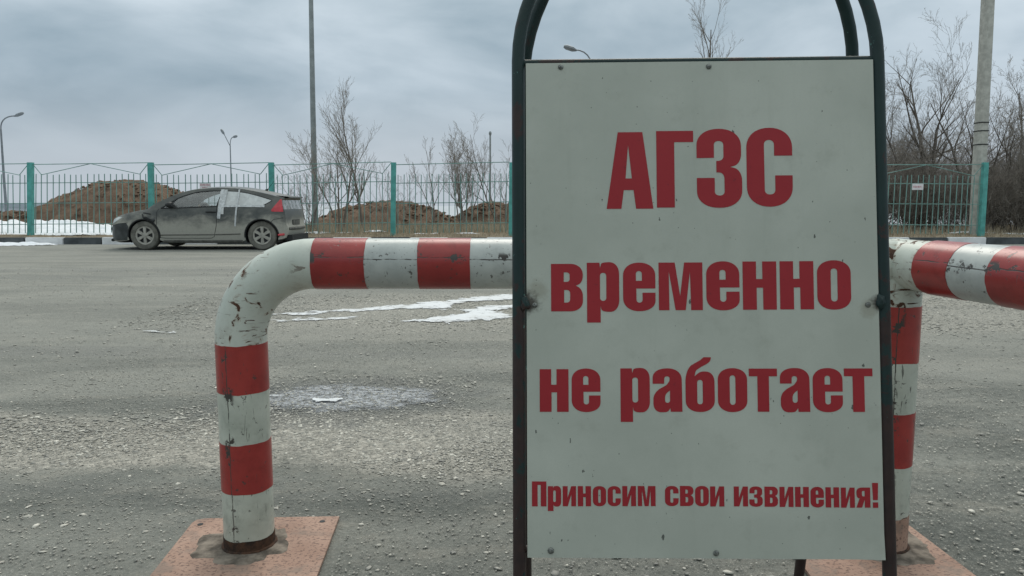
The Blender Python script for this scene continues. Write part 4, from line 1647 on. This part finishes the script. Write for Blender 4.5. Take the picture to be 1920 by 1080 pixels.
def small_sign(x, z, w, h, rows, label):
    s = thing('notice_plate', label, 'notice', (x, 19.955, z))
    MB().box((x, 19.955, z), (w, .006, h)).build('plate', M['signw'], s)
    r_ = random.Random(x)
    for zr, hh, x0, x1 in rows:
        xx = x0
        while xx < x1:
            ww = r_.uniform(.010, .022)
            MB().box((x + xx, 19.9505, z + zr), (ww, .002, hh * r_.uniform(.7, 1))).build('print_mark', M['signr'], s)
            xx += ww + r_.uniform(.006, .016)


small_sign(-8.20, 1.50, .30, .16, [(.035, .05, -.12, .12), (-.035, .035, -.07, .06)], 'small white notice with faded print on the fence above the car')
small_sign(10.85, 1.485, .30, .165, [(0, .055, -.115, .115)], 'small white notice with one faded line on the fence by the concrete pole')

# ================================================================== poles and lamps
cp = thing('concrete_pole', 'tall tapering concrete utility pole at the end of the fence', 'pole', (12.72, 20.28, 0.1))


def cpole(z):
    k = z / 9.0
    c = Vector((12.72 - .17 * k, 20.28, z))
    w = .138 - .016 * k
    return [c + Vector(p) for p in ((-w, -.05, 0), (-w * .55, -w, 0), (w * .70, -w, 0), (w, -.03, 0), (w, w, 0), (-w, w, 0))]


mb = MB()
lv = [cpole(z) for z in (0.05, 3, 6, 9)]
mb.add([p for l in lv for p in l], [(j * 6 + i, j * 6 + (i + 1) % 6, j * 6 + 6 + (i + 1) % 6, j * 6 + 6 + i) for j in range(3) for i in range(6)] + [tuple(18 + i for i in range(6))])
mb.build('shaft', M['conc'], cp)
for z in (2.98, 3.20, 2.62):
    l = cpole(z)
    l.append(l[0])
    cen = sum(l[:-1], Vector()) / 6
    MB().tube([cen + (p - cen) * 1.03 for p in l], .016, 6, False).build('band', M['blackp'], cp)

mast = thing('steel_mast', 'tall thin grey steel mast rising behind the fence next to the car', 'mast', (-6.36, 24, 0.1))
MB().tube([(-6.36, 24, -.1), (-6.33, 24, 4), (-6.29, 24, 7.4), (-6.27, 24, 12)], [.10, .085, .07, .055], 14).build('shaft', M['galv'], mast, True)
MB().lathe([(.16, 0), (.16, .03)], (-6.36, 24, .2), 'Z', 16).build('base_flange', M['galv'], mast)


def lamp(name, label, x, y, zb, path, heads, r=.06):
    t = thing(name, label, 'street lamp', (x, y, zb))
    z0 = path[0][-1]
    MB().tube([(x, y, zb), (x, y, (zb + z0[2]) / 2), z0], [r * 1.4, r * 1.1, r * .8], 10).build('pole', M['lampgrey'], t, True)
    for arm in path[1:]:
        MB().tube(arm, r * .6, 8).build('arm', M['lampgrey'], t, True)
    for (p, q) in heads:
        p, q = Vector(p), Vector(q)
        m = (p + q) / 2
        MB().tube([p, p.lerp(q, .3), p.lerp(q, .8), q], [.05, .13, .13, .07], 8).build('lamp_head', M['lampgrey'], t, True)
    return t


def curve(p, q, up, n=8):
    p, q = Vector(p), Vector(q)
    c = Vector((p.x, p.y, q.z)) if up else (p + q) / 2
    return [p * (1 - t) ** 2 + c * 2 * t * (1 - t) + q * t * t for t in np.linspace(0, 1, n)]


lamp('street_lamp', 'single-arm street lamp at the far left edge, arm bent right', -40.8, 60, -.8, [[(-40.75, 60, 7.0)], curve((-40.75, 60, 6.98), (-39.5, 60, 8.05), True)], [((-39.6, 60, 8.02), (-38.85, 60, 8.28))], .085)
lamp('street_lamp', 'twin-arm street lamp far beyond the fence above the car', -28.2, 75, -.8, [[(-28.15, 75, 6.9)], curve((-28.15, 75, 6.85), (-28.75, 75, 8.1), False), curve((-28.15, 75, 6.85), (-27.75, 75, 7.75), True)], [((-28.7, 75, 8.0), (-29.0, 75, 8.5)), ((-27.85, 75, 7.72), (-27.4, 75, 7.85))], .065)
lamp('street_lamp', 'single-arm street lamp showing just above the notice board, arm bent left', 4.35, 40, -.8, [[(4.3, 40, 7.6)], curve((4.3, 40, 7.6), (3.3, 40, 9.1), True)], [((3.4, 40, 9.07), (2.72, 40, 9.28))], .06)
tm = thing('thin_rod_mast', 'thin rod standing among bare shrubs left of the notice board', 'mast', (-.88, 30, -.1))
MB().tube([(-.88, 30, -.4), (-.87, 30, 3.8)], .035, 8).build('rod', M['galv'], tm, True)
MB().lathe([(.05, 0), (.06, .08), (.03, .14)], (-.87, 30, 3.78), 'Z', 10).build('tip', M['galv'], tm)

# far low building
fb = thing('low_building', 'low pale industrial building in the far left distance', 'building', (-66, 92, -1))
MB().box((-66.0, 95, -.05), (14.2, 6, 1.5)).build('wall', M['bldg'], fb)
MB().box((-66.0, 95, .95), (14.8, 6.6, .5)).build('roof', M['bldgr'], fb)
for k in range(5):
    MB().box((-71.5 + k * 2.6, 91.98, -.05), (1.2, .1, .7)).build('window', M['blackp'], fb)


# ================================================================== soil mounds
def mound(cx_, cy_, hx, hy, h, seed, label, p=1.25, base=.1, skew=0.0):
    n, m = 110, 60
    vs_, fs_ = [], []
    for i in range(n + 1):
        for j in range(m + 1):
            a = -1.15 + 2.3 * i / n
            b = -1.15 + 2.3 * j / m
            rr_ = math.hypot(a, b) * (1 + .16 * noise.noise(Vector((a * 1.7, b * 1.7, seed))))
            k = max(0, 1 - rr_ ** 2.0) ** p
            x, y = cx_ + a * hx + skew * k, cy_ + b * hy
            z = base - .15 + (h + .15) * k
            cl = noise.cell_vector(Vector((x * 3.1, y * 3.1, z * 3.1)))
            z += min(1, k * 4) * (.12 * fbm(x * 1.6, y * 1.6, seed, 5) + .045 * noise.noise(Vector((x * 6, y * 6, seed))) + .035 * noise.noise(Vector((x * 13, y * 13, seed))))
            vs_.append((x, y, z))
    for i in range(n):
        for j in range(m):
            q = i * (m + 1) + j
            fs_.append((q, q + m + 1, q + m + 2, q + 1))
    t = thing('soil_mound', label, 'soil mound', (cx_, cy_, base), 'heaps of dug earth behind the fence')
    put('heap', fast_mesh('heap', np.array(vs_), np.array(fs_), M['soil'], False), t)
    # clods
    r_ = random.Random(seed)
    mb = MB()
    for _ in range(420):
        a, b = r_.uniform(-1, 1), r_.uniform(-1, .4)
        rr_ = math.hypot(a, b)
        if rr_ > 1:
            continue
        k = max(0, 1 - rr_ ** 2.0) ** p
        x, y = cx_ + a * hx + skew * k, cy_ + b * hy
        z = base - .15 + (h + .15) * k + .02
        s_ = r_.uniform(.03, .10) * (1.4 if r_.random() < .12 else 1)
        q = [Vector((r_.uniform(-1, 1), r_.uniform(-1, 1), r_.uniform(-1, 1))).normalized() * s_ * r_.uniform(.7, 1.2) for _ in range(6)]
        q = [Vector((s_, 0, 0)) * r_.uniform(.7, 1.3), Vector((0, s_, 0)) * r_.uniform(.7, 1.3), Vector((-s_, 0, 0)) * r_.uniform(.7, 1.3), Vector((0, -s_, 0)) * r_.uniform(.7, 1.3), Vector((0, 0, s_ * .7)), Vector((0, 0, -s_ * .7))]
        rot = Matrix.Rotation(r_.uniform(0, 6), 3, 'Z') @ Matrix.Rotation(r_.uniform(-.7, .7), 3, 'X')
        mb.add([rot @ p_ + Vector((x, y, z)) for p_ in q], [(0, 1, 4), (1, 2, 4), (2, 3, 4), (3, 0, 4), (1, 0, 5), (2, 1, 5), (3, 2, 5), (0, 3, 5)])
    cl = mb.build('clods', M['soil'], t)
    cl['kind'] = 'stuff'


mound(-13.9, 27.0, 4.1, 2.9, 1.75, 1.3, 'largest brown soil mound, behind the fence and the car bonnet', 1.0, .12)
mound(-4.45, 27.0, 3.3, 2.4, 1.0, 4.6, 'wide low soil mound behind the slim bare trees', 1.05, .12)
mound(-.75, 28.0, 2.0, 2.0, .95, 8.2, 'smaller soil mound under the bare shrubs beside the notice board', 1.0, .10)
mound(-17.2, 25.6, 4.4, 1.6, .62, 11.4, 'low ridge of brown soil at the far left behind snow', .9, .12)


# ================================================================== snow
def snow_patch(name, label, poly, res, h, base, mat, wob=.12, wsc=3.0, kind='stuff', zfun=None):
    xs_ = [p[0] for p in poly]
    ys_ = [p[1] for p in poly]
    x0_, x1_, y0_, y1_ = min(xs_) - .2, max(xs_) + .2, min(ys_) - .2, max(ys_) + .2
    E_ = [(Vector(poly[i]), Vector(poly[(i + 1) % len(poly)])) for i in range(len(poly))]

    def fn(x, y):
        p = Vector((x + wob * fbm(x * wsc, y * wsc, 3.3, 4), y + wob * .6 * fbm(x * wsc, y * wsc, 9.1, 4)))
        d = 1e9
        for a, b in E_:
            ab = b - a
            t = max(0, min(1, (p - a).dot(ab) / ab.length_squared))
            d = min(d, (p - (a + ab * t)).length)
        if not in_poly(p.x, p.y, poly) or (h < .01 and False):
            return None
        k = min(1, d / (.20 if h < .01 else max(.02, h * 6)))
        if h >= .01:
            k = k * (2 - k)
        z0_ = base if zfun is None else zfun(x, y)
        return z0_ + .003 + h * k * ((1.0 if h < .01 else .8) + (.25 if h < .01 else .45) * fbm(x * wsc * 1.5, y * wsc * 1.5, 1.1, 4))
    nx2, ny2 = int((x1_ - x0_) / res[0]) + 2, int((y1_ - y0_) / res[1]) + 2
    vs_, fs_ = height_grid(x0_, x1_, y0_, y1_, nx2, ny2, fn)
    o = put(name, fast_mesh(name, np.array(vs_), np.array(fs_), mat, True))
    o['kind'] = kind
    o['label'] = label
    return o


snow_patch('snow_bank', 'old snow bank behind the fence at left', [(-18.5, 20.3), (-14.2, 20.15), (-12.0, 20.35), (-10.6, 20.6), (-9.2, 21.2), (-9.3, 21.7), (-10.6, 22.0), (-12.2, 23.6), (-13.3, 24.6), (-15, 25.0), (-18.5, 25.0)], (.06, .06), .34, .17, M['snow'], .35, .9)
snow_patch('snow_heap', 'snow pushed against the kerb at the left edge', [(-17, 17.6), (-13.6, 17.85), (-12.3, 18.2), (-11.4, 18.55), (-11.6, 18.85), (-13.4, 18.93), (-17, 18.93)], (.05, .03), .13, 0.0, M['snow'], .16, 1.3)
# slush on the lot, seen under the rail
slp = [
    [(-2.30, 6.72), (-1.70, 6.98), (-1.05, 7.40), (-.45, 8.00), (.10, 8.42), (.9, 8.45), (1.5, 8.1), (.55, 8.02), (-.10, 7.75), (-.6, 7.42), (-.62, 7.16), (-1.1, 7.02), (-1.62, 6.84), (-2.0, 6.66)],
    [(-.70, 7.02), (-.2, 7.32), (.35, 7.50), (.30, 7.25), (-.05, 7.02), (-.12, 6.85), (.10, 6.62), (-.15, 6.40), (-.62, 6.22), (-1.05, 6.32), (-.68, 6.55), (-.40, 6.82)],
    [(-2.05, 6.38), (-1.45, 6.62), (-1.2, 6.60), (-1.7, 6.36), (-2.1, 6.28)],
    [(.02, 6.12), (.30, 6.22), (.36, 6.13), (.15, 6.06)],
    [(-2.95, 5.80), (-2.62, 5.86), (-2.58, 5.78), (-2.8, 5.73)],
    [(3.0, 8.3), (3.9, 8.7), (4.9, 8.6), (4.4, 8.2), (3.4, 8.05)],
]
for i, p in enumerate(slp):
    snow_patch('snow_patch', 'thin trampled snow lying on the asphalt lot', p, (.014, .014), .006, .002, M['slush'], .16, 4.0)
rnd = random.Random(77)
for (x, y, sx, sy) in [(-7.35, 20.45, .5, .1), (-6.5, 20.5, .35, .1), (-5.6, 21.3, .45, .22), (-4.8, 21.2, .3, .12), (-3.95, 21.5, .35, .2), (-2.4, 20.35, .5, .09), (-1.2, 20.4, .4, .07), (12.9, 21.0, .6, .15), (13.6, 21.2, .5, .15), (14.4, 21.1, .7, .16), (13.2, 21.4, .5, .15), (8.2, 20.6, .3, .08), (9.6, 20.6, .25, .08)]:
    m = 10
    poly = [(x + sx * math.cos(2 * math.pi * k / m) * rnd.uniform(.7, 1.2), y + sy * math.sin(2 * math.pi * k / m) * rnd.uniform(.7, 1.2)) for k in range(m)]
    snow_patch('snow_patch', 'small leftover snow patch in the dead grass', poly, (.03, .03), .09, .2, M['snow'], .1, 3.0, zfun=rough_z)

# puddle of grey slush water with stones standing out of it
t = NT('slush_water', 0.2, spec=0.5)
co = t.co('Object')
x_, y_, z_ = t.sep(co)[0:3]
nn = t.noise(t.scale(co, (1, 1.5, 1)), 24, 8, .75)
lump_ = t.noise(co, 60, 5, .7)
t.color(t.mix(t.ramp(nn, .40, .60), (0.07, 0.075, 0.078), (0.47, 0.49, 0.515)))
t.rough(t.ramp(nn, .42, .6, .10, .5))
t.bump(t.math('ADD', nn, t.math('MULTIPLY', lump_, .4)), .8, .012)
ax = t.math('DIVIDE', t.math('ADD', x_, .885), .50)
ay = t.math('DIVIDE', t.math('SUBTRACT', y_, 3.80), .27)
dd = t.math('SQRT', t.math('ADD', t.math('MULTIPLY', ax, ax), t.math('MULTIPLY', ay, ay)))
dd = t.math('ADD', dd, t.math('MULTIPLY', t.math('SUBTRACT', t.noise(t.scale(co, (1, 1.7, 1)), 5, 8, .72), .5), 1.7))
dd = t.math('ADD', dd, t.math('MULTIPLY', t.math('SUBTRACT', nn, .5), 1.1))
tr_ = t.n('ShaderNodeBsdfTransparent')
mx_ = t.n('ShaderNodeMixShader')
t.link(t.ramp(dd, 1.08, .80, 0, .92), mx_.inputs[0])
t.link(tr_.outputs[0], mx_.inputs[1])
t.link(t.b.outputs[0], mx_.inputs[2])
t.link(mx_.outputs[0], t.out.inputs[0])
M['water'] = t.m
vs, fs = height_grid(-1.75, -.05, 3.2, 4.4, 60, 40, lambda x, y: lot_z(-.9, 3.8) + .006)
pd = put('puddle', fast_mesh('puddle', np.array(vs), np.array(fs), M['water']))
pd['kind'] = 'structure'
snow_patch('ice_patch', 'scrap of ice in the slush puddle', [(-1.02, 3.66), (-.90, 3.68), (-.89, 3.74), (-1.01, 3.745)], (.006, .006), .006, .004, M['slush'], .05, 9)
snow_patch('ice_patch', 'scrap of ice by the striped post', [(-1.33, 3.76), (-1.20, 3.76), (-1.20, 3.80), (-1.33, 3.805)], (.006, .006), .006, .004, M['slush'], .05, 9)

# ================================================================== loose gravel
rng = np.random.default_rng(4)


def gravel_positions():
    X, Y, S = [], [], []

    def add(n, x0, x1, y0, y1, s0, s1, w=None):
        x = rng.uniform(x0, x1, n)
        y = rng.uniform(y0, y1, n)
        s_ = s0 * (s1 / s0) ** (rng.random(n) ** 2.2)
        if w is not None:
            k = rng.random(n) < w(x, y)
            x, y, s_ = x[k], y[k], s_[k]
        X.append(x); Y.append(y); S.append(s_)

    def wob(x, y):
        return .28 * np.sin(x * 1.7 + 1) + .16 * np.sin(x * 4.3 + y) + .07 * np.sin(x * 11 + y * 7)

    def band(a, b, soft):
        return lambda x, y: np.clip((y + wob(x, y) * .5 - a) / soft, 0, 1) * np.clip((b - y - wob(x, y) * .5) / soft, 0, 1)
    # the two bands of loose stone
    add(26000, -3.2, .3, 2.4, 3.8, .0025, .011, band(2.7, 3.5, .25))
    add(30000, -3.4, 7.0, 5.4, 8.8, .004, .015, band(5.75, 8.3, .5))
    # thinner scatter between and in front
    add(12000, -3.6, 4.0, 1.2, 5.6, .002, .007)
    add(1300, -3.6, 4.0, 1.2, 6.0, .006, .014)
    add(130, -3.0, 3.0, 1.3, 3.4, .010, .019)
    add(5000, -8, 9, 5.0, 12, .005, .014)
    # round the puddle
    add(2600, -1.6, -.2, 3.2, 4.3, .003, .010)
    return np.concatenate(X), np.concatenate(Y), np.concatenate(S)


gx, gy, gs = gravel_positions()
# keep clear of the steel plates
keep = ~(((gx > -1.02) & (gx < -.50) & (gy > 1.78) & (gy < 2.29)) | ((gx > .78) & (gx < 1.26) & (gy > 1.78) & (gy < 2.26)))
gx, gy, gs = gx[keep], gy[keep], gs[keep]
bm = bmesh.new()
bmesh.ops.create_icosphere(bm, subdivisions=1, radius=1)
tv = np.array([v.co[:] for v in bm.verts])
tf = np.array([[v.index for v in f.verts] for f in bm.faces])
bm.free()
n = len(gx)
base = tv[None] * (1 + rng.uniform(-.32, .32, (n, len(tv), 1)))
asp = np.stack([rng.uniform(.8, 1.7, n), rng.uniform(.6, 1.1, n), rng.uniform(.12, .30, n)], 1)
base = base * asp[:, None, :]
an = rng.uniform(0, 6.28, n)
tl = rng.uniform(-.22, .22, n)
bx_, by_, bz_ = base[..., 0], base[..., 1], base[..., 2]
by_, bz_ = by_ * np.cos(tl)[:, None] - bz_ * np.sin(tl)[:, None], by_ * np.sin(tl)[:, None] + bz_ * np.cos(tl)[:, None]
bx_, by_ = bx_ * np.cos(an)[:, None] - by_ * np.sin(an)[:, None], bx_ * np.sin(an)[:, None] + by_ * np.cos(an)[:, None]
V = np.stack([bx_ * gs[:, None] + gx[:, None], by_ * gs[:, None] + gy[:, None], bz_ * gs[:, None] + (gs * asp[:, 2] * .35)[:, None] - .001], -1)
F = tf[None] + (np.arange(n) * len(tv))[:, None, None]
gr = put('gravel', fast_mesh('gravel', V.reshape(-1, 3), F.reshape(-1, 3), M['gravel']))
tag(gr, 'loose grey gravel chips scattered over the asphalt lot', 'gravel', kind='stuff')


# finer grit, eight-sided
n = 70000
qx = rng.uniform(-2.6, 2.6, n)
qy = 1.25 + 4.2 * rng.random(n) ** 1.5
qs = .0014 * (4.0 ** (rng.random(n) ** 1.8))
ok = ~(((qx > -1.02) & (qx < -.50) & (qy > 1.78) & (qy < 2.29)) | ((qx > .78) & (qx < 1.26) & (qy > 1.78) & (qy < 2.26)))
qx, qy, qs = qx[ok], qy[ok], qs[ok]
n = len(qx)
ov = np.array([(1, 0, 0), (0, 1, 0), (-1, 0, 0), (0, -1, 0), (0, 0, .45), (0, 0, -.45)], float)
of = np.array([(0, 1, 4), (1, 2, 4), (2, 3, 4), (3, 0, 4), (1, 0, 5), (2, 1, 5), (3, 2, 5), (0, 3, 5)])
B = ov[None] * rng.uniform(.6, 1.5, (n, 6, 1))
an = rng.uniform(0, 6.28, n)
X_, Y_ = B[..., 0] * np.cos(an)[:, None] - B[..., 1] * np.sin(an)[:, None], B[..., 0] * np.sin(an)[:, None] + B[..., 1] * np.cos(an)[:, None]
V = np.stack([X_ * qs[:, None] + qx[:, None], Y_ * qs[:, None] + qy[:, None], B[..., 2] * qs[:, None] + (qs * .2)[:, None]], -1)
F = of[None] + (np.arange(n) * 6)[:, None, None]
gt = put('grit', fast_mesh('grit', V.reshape(-1, 3), F.reshape(-1, 3), M['gravel']))
tag(gt, 'fine loose grit on the near asphalt', 'grit', kind='stuff')


# ================================================================== bare trees and shrubs
def branch_tree(seed, base, height, lean=(0, 0), spread=.5, stems=1, levels=4, kids=(7, 5, 4, 3), r0=.05, droop=0.0, lenf=(.55, .5, .5, .5), wig=.10, start=.25):
    rd = random.Random(seed)
    thick, thin = MB(), MB()

    def grow(p, d, L, r_, lev):
        nseg = max(3, int(6 - lev))
        pts_, rs__ = [p.copy()], [r_]
        q = p.copy()
        dd = d.normalized()
        for i in range(nseg):
            dd = (dd + Vector((rd.gauss(0, wig), rd.gauss(0, wig), rd.gauss(0, wig * .6) + .05 - droop * lev * .02))).normalized()
            q = q + dd * (L / nseg)
            pts_.append(q.copy())
            rs__.append(max(.0028, r_ * (1 - .82 * (i + 1) / nseg)))
        (thick if r_ > .013 else thin).tube(pts_, rs__, 6 if r_ > .02 else (4 if r_ > .009 else 3), False)
        if lev >= levels:
            return
        nk = kids[lev]
        for k in range(nk):
            f = start + (1 - start) * (k + rd.random()) / nk if lev == 0 else .18 + .8 * (k + rd.random()) / nk
            f = min(f, .97)
            s_ = f * nseg
            i = int(s_)
            pp = pts_[i].lerp(pts_[i + 1], s_ - i)
            tdir = (pts_[i + 1] - pts_[i]).normalized()
            az = rd.uniform(0, 2 * math.pi)
            side_ = tdir.cross(Vector((math.cos(az), math.sin(az), .3))).normalized()
            ang = rd.uniform(.35, .85) * (spread / .5)
            nd = tdir * math.cos(ang) + side_ * math.sin(ang)
            nd.z += .12
            rr_ = max(.0032, rs__[i] * rd.uniform(.45, .7))
            grow(pp, nd, L * lenf[lev] * rd.uniform(.65, 1.25) * (1.15 - .55 * f), rr_, lev + 1)
    for s_ in range(stems):
        az = rd.uniform(0, 2 * math.pi)
        k = 0 if stems == 1 else rd.uniform(.10, .42)
        d = Vector((lean[0] + k * math.cos(az), lean[1] + k * math.sin(az), 1))
        b = Vector(base) + Vector((math.cos(az), math.sin(az), 0)) * (0 if stems == 1 else rd.uniform(.02, .25))
        b.z -= .1
        grow(b, d, height * (1 if s_ == 0 else rd.uniform(.6, .95)), r0 * (1 if s_ == 0 else rd.uniform(.6, .9)), 0)
    return thick, thin


def tree(name, label, cat, group, mats, **kw):
    t = thing(name, label, cat, kw['base'], group)
    a, b = branch_tree(**kw)

    def fast(mb, nm, mat):
        me = bpy.data.meshes.new(nm)
        me.from_pydata(mb.v, [], mb.f)
        me.materials.append(mat)
        me.polygons.foreach_set('use_smooth', [True] * len(me.polygons))
        put(nm, me, t)
    if a.v:
        fast(a, 'trunk', mats[0])
    if b.v:
        fast(b, 'crown', mats[1])


LT, DK = (M['bark'], M['twig']), (M['barkd'], M['twigd'])
G1 = 'bare saplings behind the fence'
tree('bare_tree', 'tallest slim bare sapling behind the fence between car and notice board', 'tree', G1, LT, seed=11, base=(-4.6, 23, .2), height=3.9, lean=(.03, 0), spread=.42, levels=3, kids=(16, 7, 5), r0=.045, lenf=(.42, .5, .5), start=.15, wig=.07)
tree('bare_tree', 'bare sapling leaning left, crossing the steel mast', 'tree', G1, LT, seed=23, base=(-5.35, 22.6, .2), height=3.1, lean=(-.30, 0), spread=.5, stems=3, levels=3, kids=(11, 7, 4), r0=.042, lenf=(.48, .5, .5), wig=.10)
tree('bare_shrub', 'low twiggy bush between the car tail and the leaning sapling', 'shrub', G1, LT, seed=31, base=(-6.2, 22.4, .2), height=2.0, spread=.6, stems=10, levels=3, kids=(6, 5, 3), r0=.02, lenf=(.5, .5, .5), wig=.12, start=.1)
tree('bare_shrub', 'small thin bush just right of the tallest sapling', 'shrub', G1, LT, seed=37, base=(-3.7, 23.2, .2), height=2.0, spread=.55, stems=4, levels=3, kids=(6, 4, 3), r0=.018, lenf=(.5, .5, .5), wig=.12, start=.1)
tree('bare_tree', 'thin bare sapling standing alone right of the fence post', 'tree', G1, LT, seed=43, base=(-2.7, 25, .25), height=2.75, lean=(-.12, 0), spread=.4, stems=2, levels=3, kids=(9, 5, 3), r0=.028, lenf=(.36, .5, .5), wig=.09)
tree('bare_tree', 'spreading bare bush in front of the smaller mound', 'tree', G1, LT, seed=47, base=(-1.5, 25, .25), height=3.0, lean=(-.05, 0), spread=.5, stems=8, levels=3, kids=(10, 6, 4), r0=.03, lenf=(.42, .5, .5), wig=.09)
tree('bare_tree', 'bare bush half hidden by the left edge of the notice board', 'tree', G1, LT, seed=53, base=(-.35, 25.6, .25), height=3.5, lean=(-.02, 0), spread=.48, stems=5, levels=3, kids=(9, 5, 4), r0=.032, lenf=(.4, .5, .5), wig=.09)
G2 = 'bare trees behind the notice board'
tree('bare_tree', 'bare treetop rising above the middle of the notice board', 'tree', G2, LT, seed=61, base=(8.8, 32, -.4), height=8.7, spread=.42, levels=4, kids=(14, 6, 4, 3), r0=.10, lenf=(.36, .5, .5, .5), start=.3, wig=.07)
tree('bare_tree', 'bare tree wholly behind the notice board near its right half', 'tree', G2, LT, seed=67, base=(6.4, 30, -.2), height=6.0, spread=.5, levels=3, kids=(14, 7, 4), r0=.08, lenf=(.4, .5, .5), wig=.08)
G3 = 'dark thicket at the right end of the fence'
tree('bare_tree', 'big dark bare tree with forked crown left of the concrete pole', 'tree', G3, DK, seed=71, base=(13.35, 24, .2), height=5.2, spread=.6, stems=3, levels=4, kids=(9, 6, 5, 3), r0=.10, lenf=(.55, .52, .5, .5), start=.18, wig=.10)
tree('bare_tree', 'dark bare tree right behind the concrete pole', 'tree', G3, DK, seed=73, base=(14.5, 22.6, .2), height=4.5, lean=(-.05, 0), spread=.6, stems=4, levels=4, kids=(8, 6, 4, 3), r0=.07, lenf=(.55, .52, .5, .5), start=.15, wig=.12)
tree('bare_tree', 'dark bare tree at the right edge of the picture', 'tree', G3, DK, seed=79, base=(15.8, 22.8, .2), height=4.7, lean=(-.05, 0), spread=.6, stems=4, levels=4, kids=(8, 6, 4, 3), r0=.07, lenf=(.55, .52, .5, .5), start=.15, wig=.12)
tree('bare_tree', 'dark bare tree just right of the notice board frame', 'tree', G3, DK, seed=83, base=(11.6, 25.5, .2), height=4.3, spread=.6, stems=4, levels=4, kids=(8, 6, 4, 3), r0=.06, lenf=(.5, .52, .5, .5), start=.15, wig=.12)
rnd = random.Random(9)
for k, (x, y, h, lab) in enumerate([
        (10.2, 23.5, 2.6, 'dark twiggy bush behind the fence next to the notice board frame'), (11.4, 23.0, 2.4, 'dark twiggy bush behind the fence below its notice plate'),
        (12.4, 23.2, 2.7, 'dark twiggy bush behind the last fence panel by the pole'), (13.9, 21.9, 2.5, 'dense dark bush at the foot of the concrete pole'),
        (14.9, 22.0, 2.8, 'dense dark bush right of the concrete pole'), (16.0, 21.9, 2.6, 'dense dark bush in the lower right corner of the thicket'),
        (12.9, 26.5, 3.3, 'tall brushwood filling the gap behind the forked tree'), (14.8, 26.5, 3.6, 'tall brushwood behind the concrete pole'), (17.2, 25.0, 3.6, 'tall brushwood beyond the right edge tree'), (10.4, 27.0, 3.0, 'tall brushwood behind the notice board frame')]):
    tree('bare_shrub', lab, 'shrub', G3, DK, seed=100 + k, base=(x, y, .2), height=h, spread=.7, stems=16, levels=3, kids=(10, 6, 4), r0=.024, lenf=(.5, .52, .5), wig=.16, start=.06)

# more of the same brushwood further back, copies turned and resized
protos = [o for o in bpy.data.objects if o.type == 'EMPTY' and o.name.startswith('bare_shrub') and o.get('group') == G3]
rnd = random.Random(21)
for k, (x, y, sc_) in enumerate([(9.6, 28.5, 1.1), (11.5, 28.8, 1.2), (13.4, 29, 1.2), (15.4, 28.6, 1.2), (17.4, 28, 1.2), (19.5, 28, 1.2), (8.2, 27.5, 1.0), (10.9, 30.5, 1.3), (14.4, 30.6, 1.35), (17.0, 30.4, 1.35), (12.8, 31.2, 1.2), (20.0, 30.5, 1.3), (13.2, 22.6, .8), (15.4, 23.8, 1.0), (16.9, 22.6, .95), (10.8, 24.6, .95)]):
    src = protos[k % len(protos)]
    c = src.copy()
    col.objects.link(c)
    c.location = (x, y, .1 if y < 27 else -.1)
    c.rotation_euler = (0, 0, rnd.uniform(0, 6.28))
    c.scale = (sc_, sc_, sc_ * rnd.uniform(.9, 1.1))
    c['label'] = 'dark leafless brushwood in the back rows of the thicket at right'
    c['group'] = 'back rows of the dark thicket'
    for ch in list(src.children):
        d = ch.copy()
        col.objects.link(d)
        d.parent = c
        d.matrix_parent_inverse = ch.matrix_parent_inverse

# ================================================================== dry grass
def grass(n, x0, x1, y0, y1, h0, h1, w, wfun=None):
    x = rng.uniform(x0, x1, n)
    y = rng.uniform(y0, y1, n)
    if wfun is not None:
        k = rng.random(n) < wfun(x, y)
        x, y = x[k], y[k]
    n = len(x)
    h = rng.uniform(h0, h1, n)
    a = rng.uniform(0, 6.28, n)
    l = rng.uniform(.1, .8, n) * h
    z = np.array([rough_z(p, q) for p, q in zip(x, y)]) - .01
    dx, dy = np.cos(a), np.sin(a)
    v0 = np.stack([x - dy * w, y + dx * w, z], 1)
    v1 = np.stack([x + dy * w, y - dx * w, z], 1)
    v2_ = np.stack([x + dx * l, y + dy * l, z + h], 1)
    return np.stack([v0, v1, v2_], 1).reshape(-1, 3)


gv = [grass(9000, -10, 17, 19.16, 21.0, .03, .14, .006, lambda x, y: np.where(x < -8.5, .35, 1.0)),
      grass(14000, -8.5, 3.5, 20.6, 25.5, .08, .36, .006),
      grass(5000, 3.5, 18, 20.3, 23.5, .08, .35, .006),
      grass(500, -18, -10, 19.16, 20.3, .03, .12, .006)]
gv = np.concatenate(gv)
dg = put('dry_grass', fast_mesh('dry_grass', gv, np.arange(len(gv)).reshape(-1, 3), M['grass']))
tag(dg, 'dead straw-coloured grass along the kerb and under the fence', 'grass', kind='stuff')
for o in bpy.data.objects:
    if '_local' in o:
        del o['_local']
